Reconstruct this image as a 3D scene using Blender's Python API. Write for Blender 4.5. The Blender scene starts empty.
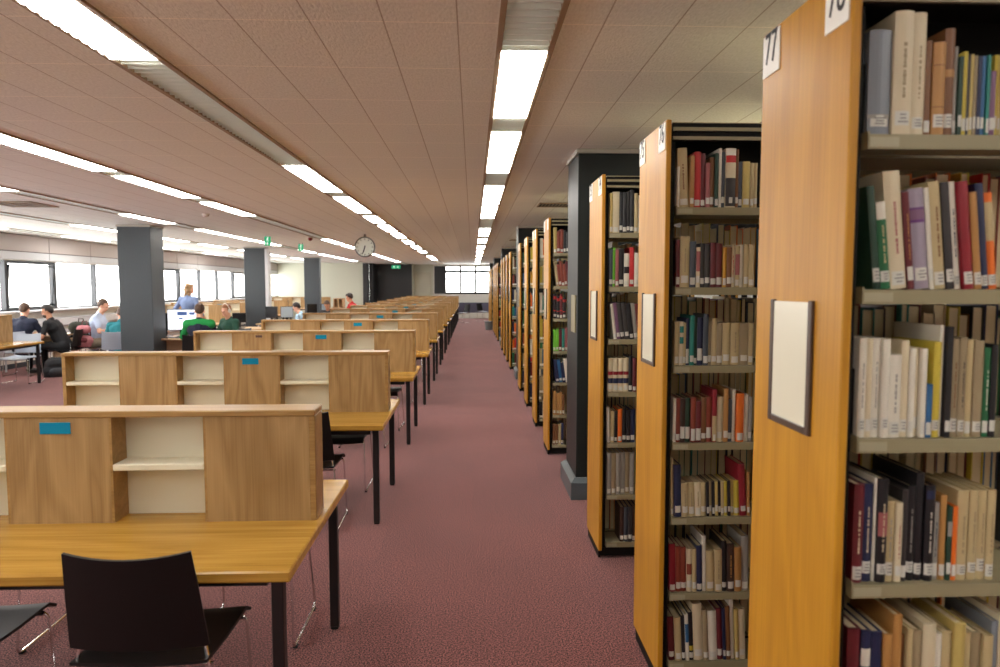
import bpy, bmesh, math, random
from mathutils import Vector, Matrix
random.seed(7)
PI = math.pi
scn = bpy.context.scene
COL = scn.collection

# ------------------------------------------------------------------ materials
def srgb(r, g, b):
    f = lambda c: (c/255/12.92) if c/255 <= 0.04045 else ((c/255+0.055)/1.055)**2.4
    return (f(r), f(g), f(b), 1.0)

_M = {}
def mat(name, col, rough=0.5, metal=0.0, spec=0.5, emit=None, bump=None, var=0.0):
    if name in _M: return _M[name]
    m = bpy.data.materials.new(name); m.use_nodes = True
    nt = m.node_tree; p = nt.nodes['Principled BSDF']
    p.inputs['Base Color'].default_value = col
    p.inputs['Roughness'].default_value = rough
    p.inputs['Metallic'].default_value = metal
    p.inputs['Specular IOR Level'].default_value = spec
    if emit:
        p.inputs['Emission Color'].default_value = emit[0]
        p.inputs['Emission Strength'].default_value = emit[1]
    if var or bump:
        tc = nt.nodes.new('ShaderNodeTexCoord')
        n = nt.nodes.new('ShaderNodeTexNoise')
        n.inputs['Scale'].default_value = bump[0] if bump else 12
        n.inputs['Detail'].default_value = 4
        nt.links.new(tc.outputs['Object'], n.inputs['Vector'])
        if var:
            mx = nt.nodes.new('ShaderNodeMix'); mx.data_type = 'RGBA'
            mx.inputs['A'].default_value = tuple(c*(1-var) for c in col[:3])+(1,)
            mx.inputs['B'].default_value = tuple(min(1, c*(1+var)) for c in col[:3])+(1,)
            nt.links.new(n.outputs['Fac'], mx.inputs['Factor'])
            nt.links.new(mx.outputs['Result'], p.inputs['Base Color'])
        if bump:
            b = nt.nodes.new('ShaderNodeBump')
            b.inputs['Strength'].default_value = bump[1]; b.inputs['Distance'].default_value = bump[2]
            nt.links.new(n.outputs['Fac'], b.inputs['Height'])
            nt.links.new(b.outputs['Normal'], p.inputs['Normal'])
    _M[name] = m
    return m

def wood(name, dark, light, axis='X', rough=0.35, scale=1.0, figure=0.5, contrast=1.0):
    if name in _M: return _M[name]
    m = bpy.data.materials.new(name); m.use_nodes = True
    nt = m.node_tree; N = nt.nodes; L = nt.links
    p = N['Principled BSDF']; p.inputs['Roughness'].default_value = rough; p.inputs['Specular IOR Level'].default_value = .35
    tc = N.new('ShaderNodeTexCoord'); oi = N.new('ShaderNodeObjectInfo')
    add = N.new('ShaderNodeVectorMath'); add.operation = 'ADD'
    mul = N.new('ShaderNodeMath'); mul.operation = 'MULTIPLY'; mul.inputs[1].default_value = 17.0
    L.new(oi.outputs['Random'], mul.inputs[0])
    L.new(tc.outputs['Object'], add.inputs[0]); L.new(mul.outputs[0], add.inputs[1])
    mp = N.new('ShaderNodeMapping')
    s = {'X': (0.7, 6, 6), 'Y': (6, 0.7, 6), 'Z': (6, 6, 1.1)}[axis]
    mp.inputs['Scale'].default_value = tuple(v*scale for v in s)
    L.new(add.outputs[0], mp.inputs['Vector'])
    n1 = N.new('ShaderNodeTexNoise'); n1.inputs['Scale'].default_value = 0.9; n1.inputs['Detail'].default_value = 2; n1.inputs['Distortion'].default_value = 0.6
    L.new(mp.outputs[0], n1.inputs['Vector'])
    # contour the slow noise into cathedral figure
    m1 = N.new('ShaderNodeMath'); m1.operation = 'MULTIPLY'; m1.inputs[1].default_value = 11.0
    L.new(n1.outputs['Fac'], m1.inputs[0])
    fr = N.new('ShaderNodeMath'); fr.operation = 'PINGPONG'; fr.inputs[1].default_value = 1.0
    L.new(m1.outputs[0], fr.inputs[0])
    mp2 = N.new('ShaderNodeMapping')
    s2 = {'X': (2.5, 160, 160), 'Y': (160, 2.5, 160), 'Z': (160, 160, 2.5)}[axis]
    mp2.inputs['Scale'].default_value = s2
    L.new(add.outputs[0], mp2.inputs['Vector'])
    n2 = N.new('ShaderNodeTexNoise'); n2.inputs['Scale'].default_value = 1.0; n2.inputs['Detail'].default_value = 3
    L.new(mp2.outputs[0], n2.inputs['Vector'])
    mx0 = N.new('ShaderNodeMix'); mx0.inputs['Factor'].default_value = figure
    L.new(n2.outputs['Fac'], mx0.inputs['A']); L.new(fr.outputs[0], mx0.inputs['B'])
    cr = N.new('ShaderNodeValToRGB')
    e = cr.color_ramp.elements
    e[0].position = 0.5-0.42/contrast; e[0].color = dark
    e[1].position = 0.5+0.3/contrast; e[1].color = light
    L.new(mx0.outputs['Result'], cr.inputs['Fac'])
    L.new(cr.outputs['Color'], p.inputs['Base Color'])
    b = N.new('ShaderNodeBump'); b.inputs['Strength'].default_value = 0.05; b.inputs['Distance'].default_value = 0.002
    L.new(n2.outputs['Fac'], b.inputs['Height']); L.new(b.outputs['Normal'], p.inputs['Normal'])
    _M[name] = m
    return m

def carpet_material():
    m = bpy.data.materials.new('mauve_carpet'); m.use_nodes = True
    nt = m.node_tree; N = nt.nodes; L = nt.links; p = N['Principled BSDF']
    p.inputs['Roughness'].default_value = 0.95; p.inputs['Specular IOR Level'].default_value = 0.15
    p.inputs['Sheen Weight'].default_value = 0.25; p.inputs['Sheen Roughness'].default_value = 0.5
    p.inputs['Sheen Tint'].default_value = (1, .8, .8, 1)
    tc = N.new('ShaderNodeTexCoord')
    n = N.new('ShaderNodeTexNoise'); n.inputs['Scale'].default_value = 135; n.inputs['Detail'].default_value = 3
    L.new(tc.outputs['Object'], n.inputs['Vector'])
    n2 = N.new('ShaderNodeTexNoise'); n2.inputs['Scale'].default_value = 1.3; n2.inputs['Detail'].default_value = 3
    L.new(tc.outputs['Object'], n2.inputs['Vector'])
    # carpet tiles: each half-metre square a touch different
    sn = N.new('ShaderNodeVectorMath'); sn.operation = 'SNAP'; sn.inputs[1].default_value = (0.6, 0.6, 10)
    L.new(tc.outputs['Object'], sn.inputs[0])
    wn = N.new('ShaderNodeTexWhiteNoise'); wn.noise_dimensions = '3D'; L.new(sn.outputs[0], wn.inputs['Vector'])
    cr = N.new('ShaderNodeValToRGB'); e = cr.color_ramp.elements
    e[0].position = 0.42; e[0].color = srgb(38, 19, 21)
    e[1].position = 0.60; e[1].color = srgb(156, 96, 92)
    L.new(n.outputs['Fac'], cr.inputs['Fac'])
    hv = N.new('ShaderNodeHueSaturation')
    a = N.new('ShaderNodeMath'); a.operation = 'MULTIPLY_ADD'; a.inputs[1].default_value = 0.16; a.inputs[2].default_value = 0.83
    L.new(wn.outputs['Value'], a.inputs[0])
    a2 = N.new('ShaderNodeMath'); a2.operation = 'MULTIPLY_ADD'; a2.inputs[1].default_value = 0.3
    L.new(n2.outputs['Fac'], a2.inputs[0]); L.new(a.outputs[0], a2.inputs[2])
    L.new(a2.outputs[0], hv.inputs['Value']); L.new(cr.outputs['Color'], hv.inputs['Color'])
    L.new(hv.outputs['Color'], p.inputs['Base Color'])
    b = N.new('ShaderNodeBump'); b.inputs['Strength'].default_value = 0.4; b.inputs['Distance'].default_value = 0.003
    L.new(n.outputs['Fac'], b.inputs['Height']); L.new(b.outputs['Normal'], p.inputs['Normal'])
    return m

def ceiling_material():
    m = bpy.data.materials.new('ceiling_tile'); m.use_nodes = True
    nt = m.node_tree; N = nt.nodes; L = nt.links; p = N['Principled BSDF']
    p.inputs['Roughness'].default_value = 0.8; p.inputs['Specular IOR Level'].default_value = 0.25
    tc = N.new('ShaderNodeTexCoord')
    sp = N.new('ShaderNodeSeparateXYZ'); L.new(tc.outputs['Object'], sp.inputs[0])
    def joint(out, period, off, w):
        a = N.new('ShaderNodeMath'); a.operation = 'ADD'; a.inputs[1].default_value = off+100*period; L.new(out, a.inputs[0])
        d = N.new('ShaderNodeMath'); d.operation = 'DIVIDE'; d.inputs[1].default_value = period; L.new(a.outputs[0], d.inputs[0])
        f = N.new('ShaderNodeMath'); f.operation = 'FRACT'; L.new(d.outputs[0], f.inputs[0])
        s = N.new('ShaderNodeMath'); s.operation = 'LESS_THAN'; s.inputs[1].default_value = w/period; L.new(f.outputs[0], s.inputs[0])
        return s.outputs[0]
    jx = joint(sp.outputs['X'], 0.295, 0.06, 0.006)
    jy = joint(sp.outputs['Y'], 0.59, 0.1, 0.009)
    mxm = N.new('ShaderNodeMath'); mxm.operation = 'MAXIMUM'; L.new(jx, mxm.inputs[0]); L.new(jy, mxm.inputs[1])
    n = N.new('ShaderNodeTexNoise'); n.inputs['Scale'].default_value = 60; n.inputs['Detail'].default_value = 4
    mp = N.new('ShaderNodeMapping'); mp.inputs['Scale'].default_value = (1.6, 0.6, 1)
    L.new(tc.outputs['Object'], mp.inputs['Vector']); L.new(mp.outputs[0], n.inputs['Vector'])
    cr = N.new('ShaderNodeValToRGB'); e = cr.color_ramp.elements
    e[0].position = 0.3; e[0].color = (0.76, 0.785, 0.745, 1); e[1].position = 0.62; e[1].color = (0.86, 0.885, 0.845, 1)
    L.new(n.outputs['Fac'], cr.inputs['Fac'])
    mix = N.new('ShaderNodeMix'); mix.data_type = 'RGBA'
    L.new(jy, mix.inputs['Factor']); L.new(cr.outputs['Color'], mix.inputs['A'])
    mix.inputs['B'].default_value = (1.0, 0.99, 0.92, 1)
    mix2 = N.new('ShaderNodeMix'); mix2.data_type = 'RGBA'
    L.new(jx, mix2.inputs['Factor']); L.new(mix.outputs['Result'], mix2.inputs['A'])
    mix2.inputs['B'].default_value = (0.50, 0.47, 0.42, 1)
    L.new(mix2.outputs['Result'], p.inputs['Base Color'])
    h = N.new('ShaderNodeMath'); h.operation = 'SUBTRACT'; L.new(n.outputs['Fac'], h.inputs[0]); L.new(mxm.outputs[0], h.inputs[1])
    b = N.new('ShaderNodeBump'); b.inputs['Strength'].default_value = 0.5; b.inputs['Distance'].default_value = 0.004
    L.new(h.outputs[0], b.inputs['Height']); L.new(b.outputs['Normal'], p.inputs['Normal'])
    return m

def glass_material():
    m = bpy.data.materials.new('window_glass'); m.use_nodes = True
    nt = m.node_tree; N = nt.nodes; L = nt.links
    N.remove(N['Principled BSDF'])
    t = N.new('ShaderNodeBsdfTransparent'); g = N.new('ShaderNodeBsdfGlossy'); g.inputs['Roughness'].default_value = 0.02
    mx = N.new('ShaderNodeMixShader'); mx.inputs[0].default_value = 0.06
    L.new(t.outputs[0], mx.inputs[1]); L.new(g.outputs[0], mx.inputs[2])
    L.new(mx.outputs[0], N['Material Output'].inputs['Surface'])
    return m

M_CARPET = carpet_material(); M_CEIL = ceiling_material(); M_GLASS = glass_material()
W_TABLE = wood('golden_oak_top', srgb(148, 106, 38), srgb(196, 152, 68), 'X', 0.22, 1.0, 0.25)
W_DIV = wood('oak_veneer_upright', srgb(138, 106, 64), srgb(178, 145, 99), 'Z', 0.4, 1.0, 0.45)
W_DIVX = wood('oak_rail', srgb(134, 100, 54), srgb(178, 142, 88), 'X', 0.35, 1.0, 0.3)
W_END = wood('beech_end_panel', srgb(166, 112, 26), srgb(202, 147, 44), 'Z', 0.38, 0.7, 0.25)
W_PALE = wood('pale_wood', srgb(186, 150, 110), srgb(220, 188, 150), 'X', 0.4, 1.0, 0.3)
M_LAMIN = mat('cream_laminate', srgb(224, 217, 192), 0.4)
M_BLACKM = mat('black_steel', srgb(22, 20, 22), 0.4)
M_BLACKP = mat('black_plastic', srgb(8, 8, 9), 0.42, spec=.35, bump=(420, 0.12, 0.001))
M_GREYP = mat('pale_grey_plastic', srgb(176, 188, 204), 0.4)
M_CHROME = mat('chrome', (0.75, 0.75, 0.76, 1), 0.12, 1.0)
M_RUB = mat('black_rubber', srgb(14, 14, 14), 0.7)
M_TEAL = mat('teal_plate', srgb(0, 128, 162), 0.6, spec=.2)
M_COL = mat('charcoal_paint', srgb(56, 64, 70), 0.45, bump=(30, 0.1, 0.004), var=0.12)
M_COLR = mat('dark_green_grey_paint', srgb(32, 37, 36), 0.45, spec=.3, bump=(30, 0.08, 0.003), var=0.1)
M_WHITE = mat('white_wall_paint', srgb(228, 226, 216), 0.6)
M_SAGE = mat('pale_sage_wall', srgb(206, 208, 190), 0.6)
M_PANEL = mat('grey_fascia_panel', srgb(186, 176, 172), 0.5)
M_JOINT = mat('dark_joint', srgb(58, 50, 50), 0.6)
M_FRAME = mat('black_window_frame', srgb(30, 34, 40), 0.35)
M_SILL = mat('pale_grey_sill', srgb(206, 208, 212), 0.4)
M_SHELF = mat('olive_grey_steel', srgb(146, 137, 106), 0.42, spec=0.4)
M_DARKST = mat('dark_brown_steel', srgb(15, 12, 10), 0.6, spec=.2)
M_PAPER = mat('white_paper', srgb(238, 236, 226), 0.45)
M_PAGES = mat('book_pages', srgb(214, 198, 160), 0.8, bump=(300, 0.2, 0.001))
M_LOUV = mat('louvre_enamel', srgb(222, 229, 222), 0.4)
M_TROUGH = mat('trough_bronze', srgb(150, 128, 100), 0.5)
M_LAMP = mat('lit_diffuser', (0.9, 0.9, 0.9, 1), 0.4, emit=((1.0, 0.97, 0.91, 1), 16.5))
M_INK = mat('black_ink', srgb(20, 20, 22), 0.6)
M_BRONZE = mat('brown_holder_frame', srgb(74, 54, 42), 0.4)
M_CARD = mat('cream_card', srgb(226, 222, 200), 0.25)

# ------------------------------------------------------------------ mesh builder
class MB:
    def __init__(s): s.v = []; s.f = []; s.smooth = False
    def add(s, vs, fs, M=None):
        o = len(s.v)
        s.v += [tuple(M @ Vector(v)) for v in vs] if M else [tuple(v) for v in vs]
        s.f += [tuple(i+o for i in f) for f in fs]
        return s
    def box(s, x0, x1, y0, y1, z0, z1, c=0.0, M=None):
        if c <= 0:
            vs = [(x, y, z) for x in (x0, x1) for y in (y0, y1) for z in (z0, z1)]
            fs = [(0, 1, 3, 2), (4, 6, 7, 5), (0, 4, 5, 1), (2, 3, 7, 6), (0, 2, 6, 4), (1, 5, 7, 3)]
            return s.add(vs, fs, M)
        c = min(c, .49*(x1-x0), .49*(y1-y0), .49*(z1-z0))
        vs = []; idx = {}
        lo = (x0, y0, z0); hi = (x1, y1, z1)
        for sx in (0, 1):
            for sy in (0, 1):
                for sz in (0, 1):
                    sg = (sx, sy, sz)
                    for a in range(3):
                        p = []
                        for k in range(3):
                            e = hi[k] if sg[k] else lo[k]
                            if k != a: e += (-c if sg[k] else c)
                            p.append(e)
                        idx[(sg, a)] = len(vs); vs.append(tuple(p))
        fs = []
        for a in range(3):
            b, d = (a+1) % 3, (a+2) % 3
            for sa in (0, 1):
                q = []
                for sb, sd in ((0, 0), (1, 0), (1, 1), (0, 1)):
                    sg = [0, 0, 0]; sg[a] = sa; sg[b] = sb; sg[d] = sd
                    q.append(idx[(tuple(sg), a)])
                fs.append(tuple(q) if sa else tuple(q[::-1]))
            for sb in (0, 1):
                for sd in (0, 1):
                    g0 = [0, 0, 0]; g1 = [0, 0, 0]
                    g0[b] = g1[b] = sb; g0[d] = g1[d] = sd; g0[a] = 0; g1[a] = 1
                    g0 = tuple(g0); g1 = tuple(g1)
                    q = (idx[(g0, b)], idx[(g1, b)], idx[(g1, d)], idx[(g0, d)])
                    fs.append(q if (sb ^ sd) else q[::-1])
        for sx in (0, 1):
            for sy in (0, 1):
                for sz in (0, 1):
                    sg = (sx, sy, sz); q = tuple(idx[(sg, a)] for a in range(3))
                    fs.append(q if (sx+sy+sz) % 2 else q[::-1])
        return s.add(vs, fs, M)
    def tube(s, pts, r, seg=8, closed=False, caps=True):
        pts = [Vector(p) for p in pts]; n = len(pts)
        rs = r if isinstance(r, (list, tuple)) else [r]*n
        rings = []; nrm = None
        for i in range(n):
            a = pts[i-1] if (i > 0 or closed) else pts[i]
            b = pts[(i+1) % n] if (i < n-1 or closed) else pts[i]
            t = (b-a).normalized()
            if nrm is None:
                nrm = t.orthogonal().normalized()
            else:
                nrm = (nrm - t*nrm.dot(t)).normalized()
            bn = t.cross(nrm)
            rings.append([pts[i]+(nrm*math.cos(2*PI*k/seg)+bn*math.sin(2*PI*k/seg))*rs[i] for k in range(seg)])
        vs = [v for rg in rings for v in rg]; fs = []
        for i in range(n if closed else n-1):
            j = (i+1) % n
            for k in range(seg):
                l = (k+1) % seg
                fs.append((i*seg+k, i*seg+l, j*seg+l, j*seg+k))
        if caps and not closed:
            fs.append(tuple(range(seg))[::-1]); fs.append(tuple((n-1)*seg+k for k in range(seg)))
        s.smooth = True
        return s.add(vs, fs)
    def lathe(s, prof, seg=24, M=None):
        vs = []; fs = []; n = len(prof)
        for (r, z) in prof:
            for k in range(seg): vs.append((r*math.cos(2*PI*k/seg), r*math.sin(2*PI*k/seg), z))
        for i in range(n-1):
            for k in range(seg):
                l = (k+1) % seg
                fs.append((i*seg+k, i*seg+l, (i+1)*seg+l, (i+1)*seg+k))
        fs.append(tuple(range(seg))[::-1]); fs.append(tuple((n-1)*seg+k for k in range(seg)))
        return s.add(vs, fs, M)
    def ball(s, c, r, u=14, v=9, M=None):
        rx, ry, rz = r if isinstance(r, (list, tuple)) else (r, r, r)
        vs = [(c[0], c[1], c[2]-rz)]
        for i in range(1, v):
            t = -PI/2+PI*i/v
            for k in range(u):
                vs.append((c[0]+rx*math.cos(t)*math.cos(2*PI*k/u), c[1]+ry*math.cos(t)*math.sin(2*PI*k/u), c[2]+rz*math.sin(t)))
        vs.append((c[0], c[1], c[2]+rz)); top = len(vs)-1; fs = []
        for k in range(u):
            l = (k+1) % u
            fs.append((0, 1+l, 1+k))
            for i in range(v-2): fs.append((1+i*u+k, 1+i*u+l, 1+(i+1)*u+l, 1+(i+1)*u+k))
            fs.append((1+(v-2)*u+k, 1+(v-2)*u+l, top))
        s.smooth = True
        return s.add(vs, fs, M)
    def cap(s, a, b, ra, rb, seg=12):      # tapered capsule
        a = Vector(a); b = Vector(b)
        t = (b-a); L = t.length
        if L < 1e-6: return s.ball(a, ra)
        t.normalize()
        pts = []; rs = []
        for k in range(5):
            ang = PI/2*(1-k/4); pts.append(a - t*ra*math.sin(ang)); rs.append(max(ra*math.cos(ang), 1e-4))
        for k in range(5):
            ang = PI/2*k/4; pts.append(b + t*rb*math.sin(ang)); rs.append(max(rb*math.cos(ang), 1e-4))
        return s.tube(pts, rs, seg)
    def poly(s, outline, y0, y1, M=None):   # outline in x,z extruded along y
        n = len(outline)
        vs = [(x, y0, z) for x, z in outline]+[(x, y1, z) for x, z in outline]
        fs = [tuple(range(n)), tuple(range(2*n-1, n-1, -1))]
        for k in range(n):
            l = (k+1) % n; fs.append((k, k+n, l+n, l))
        return s.add(vs, fs, M)
    def mesh(s, name, m, smooth=None):
        me = bpy.data.meshes.new(name); me.from_pydata(s.v, [], s.f); me.validate()
        bm = bmesh.new(); bm.from_mesh(me); bmesh.ops.recalc_face_normals(bm, faces=bm.faces); bm.to_mesh(me); bm.free()
        if m: me.materials.append(m)
        if s.smooth if smooth is None else smooth:
            me.polygons.foreach_set('use_smooth', [True]*len(me.polygons))
            me.set_sharp_from_angle(angle=math.radians(40))
        return me
    def build(s, name, m, parent=None, smooth=None, loc=None):
        o = bpy.data.objects.new(name, s.mesh(name, m, smooth)); COL.objects.link(o)
        if parent: o.parent = parent
        if loc: o.location = loc
        return o

def fillet(pts, r, n=5):
    pts = [Vector(p) for p in pts]; out = [pts[0]]
    for i in range(1, len(pts)-1):
        a, b, c = pts[i-1], pts[i], pts[i+1]
        d1 = (a-b); d2 = (c-b); q = min(r, d1.length*.45, d2.length*.45)
        p1 = b+d1.normalized()*q; p2 = b+d2.normalized()*q
        for k in range(n+1):
            t = k/n; out.append(p1*(1-t)**2+b*2*t*(1-t)+p2*t*t)
    out.append(pts[-1]); return out

def tag(o, label=None, cat=None, group=None, kind=None):
    if label: o['label'] = label
    if cat: o['category'] = cat
    if group: o['group'] = group
    if kind: o['kind'] = kind
    return o
def thing(name, label, cat, loc=(0, 0, 0), rz=0, group=None):
    o = bpy.data.objects.new(name, None); COL.objects.link(o); o.empty_display_size = .1
    o.location = loc; o.rotation_euler = (0, 0, rz)
    return tag(o, label, cat, group)
def struct(o): o['kind'] = 'structure'; return o
def dup(o, parent=None):
    c = o.copy(); COL.objects.link(c)
    if parent: c.parent = parent
    for ch in list(o.children): dup(ch, c)
    return c
def text_mesh(txt, size, depth=0.0008):
    cu = bpy.data.curves.new('numerals', 'FONT'); cu.body = txt; cu.size = size; cu.extrude = depth
    cu.align_x = 'CENTER'; cu.align_y = 'CENTER'
    o = bpy.data.objects.new('numerals', cu); COL.objects.link(o)
    me = bpy.data.meshes.new_from_object(o.evaluated_get(bpy.context.evaluated_depsgraph_get()))
    bpy.data.objects.remove(o); bpy.data.curves.remove(cu)
    return me
ORD = ['first', 'second', 'third', 'fourth', 'fifth', 'sixth', 'seventh', 'eighth', 'ninth', 'tenth', 'eleventh', 'twelfth', 'thirteenth', 'fourteenth', 'fifteenth', 'sixteenth', 'seventeenth', 'eighteenth', 'nineteenth', 'twentieth', 'twenty-first', 'twenty-second', 'twenty-third', 'twenty-fourth', 'twenty-fifth', 'twenty-sixth']

# ------------------------------------------------------------------ room
XL, XR, YB, YF, ZC = -9.37, 5.2, -4.0, 35.6, 2.75
STRIPX = [-8.66, -6.89, -5.12, -3.35, -1.555, 0.235, 1.99, 3.76]
SW = 0.115          # half width of a light trough
struct(MB().box(XL-.3, XR+.3, YB-.3, YF+.3, -.1, 0).build('floor', M_CARPET))
mb = MB(); xs = [XL-.3]+[v for x in STRIPX for v in (x-SW, x+SW)]+[XR+.3]
for i in range(0, len(xs), 2): mb.box(xs[i], xs[i+1], YB-.3, YF+.3, ZC, ZC+.12)
mb.box(XL-.3, XR+.3, YB-.3, YF+.3, ZC+.12, ZC+.2)
struct(mb.build('ceiling', M_CEIL))

# left wall: sill wall, head, fascia, windows
Z0, Z1 = 1.19, 2.2
MOD = 1.655; NW = 23; WY0 = 14.27-MOD*11     # first window edge
wy = [WY0+MOD*k for k in range(NW+1)]
yA, yB = YB-.3, 33.0
mb = MB().box(XL-.3, XL, yA, YF+.3, 0, Z0-.02).box(XL-.3, XL, yA, YF+.3, Z1, ZC+.1)
mb.box(XL-.3, XL, yA, wy[0], Z0-.02, Z1).box(XL-.3, XL, wy[-1], YF+.3, Z0-.02, Z1)
wl = struct(mb.build('wall_left', M_WHITE))
mb = MB()
for k in range(NW+1):
    if k < NW: mb.box(XL, XL+.03, wy[k]-.2, wy[k]-.2+MOD-.014, 2.40, ZC-.015, .003)
struct(mb.build('trim_1', M_PANEL)); bpy.data.objects['trim_1'].name = 'trim_1'
mb = MB()
for k in range(NW): mb.box(XL, XL+.03, wy[k]-.2, wy[k]-.2+MOD-.014, Z1+.02, 2.385, .003)
struct(mb.build('trim_2', M_SILL))
struct(MB().box(XL, XL+.012, wy[0], wy[-1], Z1+.02, ZC-.01).build('trim_3', M_JOINT))
struct(MB().box(XL-.02, XL+.22, yA, yB, Z0-.06, Z0-.02, .008).build('trim_4', M_SILL))
# pipe casing below the sill
mb = MB().box(XL, XL+.16, yA, yB, .78, .98, .03).box(XL, XL+.1, yA, yB, .25, .7, .02)
struct(mb.build('trim_5', M_SILL))
for k in range(NW):
    a, b = wy[k], wy[k+1]; opener = (k % 4 == 3)
    fw = .07 if opener else .028
    fr = MB()
    fr.box(XL-.1, XL+.02, a+.001, a+fw, Z0-.02, Z1, .004).box(XL-.1, XL+.02, b-fw, b-.001, Z0-.02, Z1, .004)
    fr.box(XL-.1, XL+.02, a+fw, b-fw, Z0-.02, Z0-.02+max(fw, .035), .004)
    if opener: fr.box(XL-.1, XL+.02, a+fw, b-fw, Z1-.06, Z1, .004)
    w = struct(fr.build('window_%d' % (k+1), M_FRAME))
    if opener:
        sash = MB(); T = Matrix.Translation((XL-.05, 0, Z0+.06)) @ Matrix.Rotation(math.radians(5), 4, 'Y')
        h = Z1-Z0-.14
        sash.box(-.015, .015, a+fw, a+fw+.03, 0, h, 0, T).box(-.015, .015, b-fw-.03, b-fw, 0, h, 0, T)
        sash.box(-.015, .015, a+fw+.03, b-fw-.03, 0, .03, 0, T).box(-.015, .015, a+fw+.03, b-fw-.03, h-.03, h, 0, T)
        s_ = sash.build('sash', M_FRAME, w)
        MB().box(-.004, .004, a+fw+.03, b-fw-.03, .03, h-.03, 0, T).build('pane', M_GLASS, s_)
        MB().tube([(XL+.03, b-fw-.04, Z1-.1), (XL+.12, b-fw-.24, Z0+.1)], .008).build('stay_arm', M_FRAME, w)
    else:
        MB().box(XL-.055, XL-.045, a+fw, b-fw, Z0+.01, Z1).build('pane', M_GLASS, w)

# end wall: big window at the end of the aisle, beige wall, dark recess, white wall
EW0, EW1 = -1.40, 3.2
mb = MB().box(-3.05, EW0-.62, YF, YF+.3, 0, ZC+.1)
struct(mb.build('wall_back', M_SAGE))
mb = MB().box(EW0-.62, XR+.3, YF, YF+.3, 0, 1.28).box(EW0-.62, XR+.3, YF, YF+.3, 2.66, ZC+.1).box(EW1, XR+.3, YF, YF+.3, 1.28, 2.66)
mb.box(EW0-.62, EW0-.55, YF, YF+.3, 1.28, 2.66)
struct(mb.build('wall_back_2', M_WHITE))
struct(MB().box(EW0-.55, EW0, YF-.03, YF+.1, 1.26, 2.66, .005).build('trim_6', M_FRAME))
mb = MB()
for x in (EW0, -.62, .16, .94, 1.72, 2.5, EW1): mb.box(x-.05, x+.05, YF-.02, YF+.08, 1.3, 2.66)
mb.box(EW0, EW1, YF-.02, YF+.08, 1.24, 1.34).box(EW0, EW1, YF-.02, YF+.08, 2.33, 2.45).box(EW0, EW1, YF-.02, YF+.08, 2.63, 2.66)
w = struct(mb.build('window_30', M_FRAME))
MB().box(EW0, EW1, YF+.03, YF+.04, 1.3, 2.66).build('pane', M_GLASS, w)
struct(MB().box(EW0-.05, XR, YF-.26, YF-.01, .0, .28, .01).build('trim_7', M_WHITE))
struct(MB().box(EW0-.05, XR, YF-.22, YF-.01, .28, .80, .01).build('trim_8', mat('slate_cover', srgb(92, 92, 112), .5)))
# dark recess and white wall on the far left
struct(MB().box(XL-.3, -5.25, 33.6, 33.8, 0, ZC+.1).build('wall_far', M_SAGE))
mb = MB().box(-5.25, -5.0, 33.4, 33.8, 0, ZC+.1, .01).box(-5.0, -4.82, 33.8, 36.0, 0, ZC+.1).box(-5.0, -3.05, 35.2, 35.4, 0, ZC+.1)
struct(mb.build('wall_far_2', mat('black_lobby_paint', srgb(26, 26, 30), .35)))
struct(MB().box(-3.06, -3.02, 35.15, YF+.1, 0, ZC+.1).build('trim_9', M_SAGE))
d = struct(MB().box(-2.95, -2.12, YF-.05, YF-.001, 0, 2.35, .004).build('door_1', mat('pale_door', srgb(198, 196, 176), .45)))
MB().tube(fillet([(-2.2, YF-.05, 1.05), (-2.2, YF-.11, 1.05), (-2.32, YF-.11, 1.05)], .02), .01).build('door_handle', M_CHROME, d)
# walls behind the camera and beyond the bookcases
struct(MB().box(XR, XR+.3, YB-.3, YF+.3, 0, ZC+.1).build('wall_right', M_WHITE))
struct(MB().box(XL-.3, XR+.3, YB-.3, YB, 0, ZC+.1).build('wall_front', M_WHITE))
struct(MB().box(XL, XL+.015, yA, 33.6, 0, .1, .004).build('baseboard_left', M_COL))

# ------------------------------------------------------------------ columns
def column(name, x0, x1, y0, y1, m, skirt):
    c = struct(MB().box(x0, x1, y0, y1, 0, ZC-.035, .004).build(name, m))
    s = MB().box(x0-.012, x1+.012, y0-.012, y1+.012, ZC-.035, ZC-.001)
    s.build('trim_cap', mat('grey_cap', srgb(176, 172, 162), .5), c)  # pale trim around the column top
    if skirt:
        k = MB()
        e = .045
        k.box(x0-e, x1+e, y0-e, y1+e, 0, .135)
        # sloped top
        a = [(x0-e, y0-e, .135), (x1+e, y0-e, .135), (x1+e, y1+e, .135), (x0-e, y1+e, .135), (x0-.01, y0-.01, .17), (x1+.01, y0-.01, .17), (x1+.01, y1+.01, .17), (x0-.01, y1+.01, .17)]
        k.add(a, [(0, 1, 5, 4), (1, 2, 6, 5), (2, 3, 7, 6), (3, 0, 4, 7), (4, 5, 6, 7)])
        k.build('skirting', mat('skirting_grey', srgb(82, 92, 96), .35), c)
    return c
for i, y in enumerate((5.38, 12.38, 19.38, 26.38, 33.0)):
    c = column('column' if i == 0 else 'column.%03d' % i, .82, 1.40, y, y+.56, M_COLR, True)
    if i == 0:
        MB().box(.809, .8199, y+.06, y+.26, 1.32, 1.62, .003).build('card_holder', M_SHELF, c)
for i, (y, dx) in enumerate(((12.4, .055), (19.4, -.04), (26.4, -.09))):
    c = column('column.%03d' % (i+10), -6.26+dx, -5.69+dx, y, y+(.50 if i == 0 else .3), M_COL, True)
    if i == 1:
        MB().box(-5.729, -5.64, y-.02, y+.24, .2, 2.7, .01).build('white_board', M_SILL, c)

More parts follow.
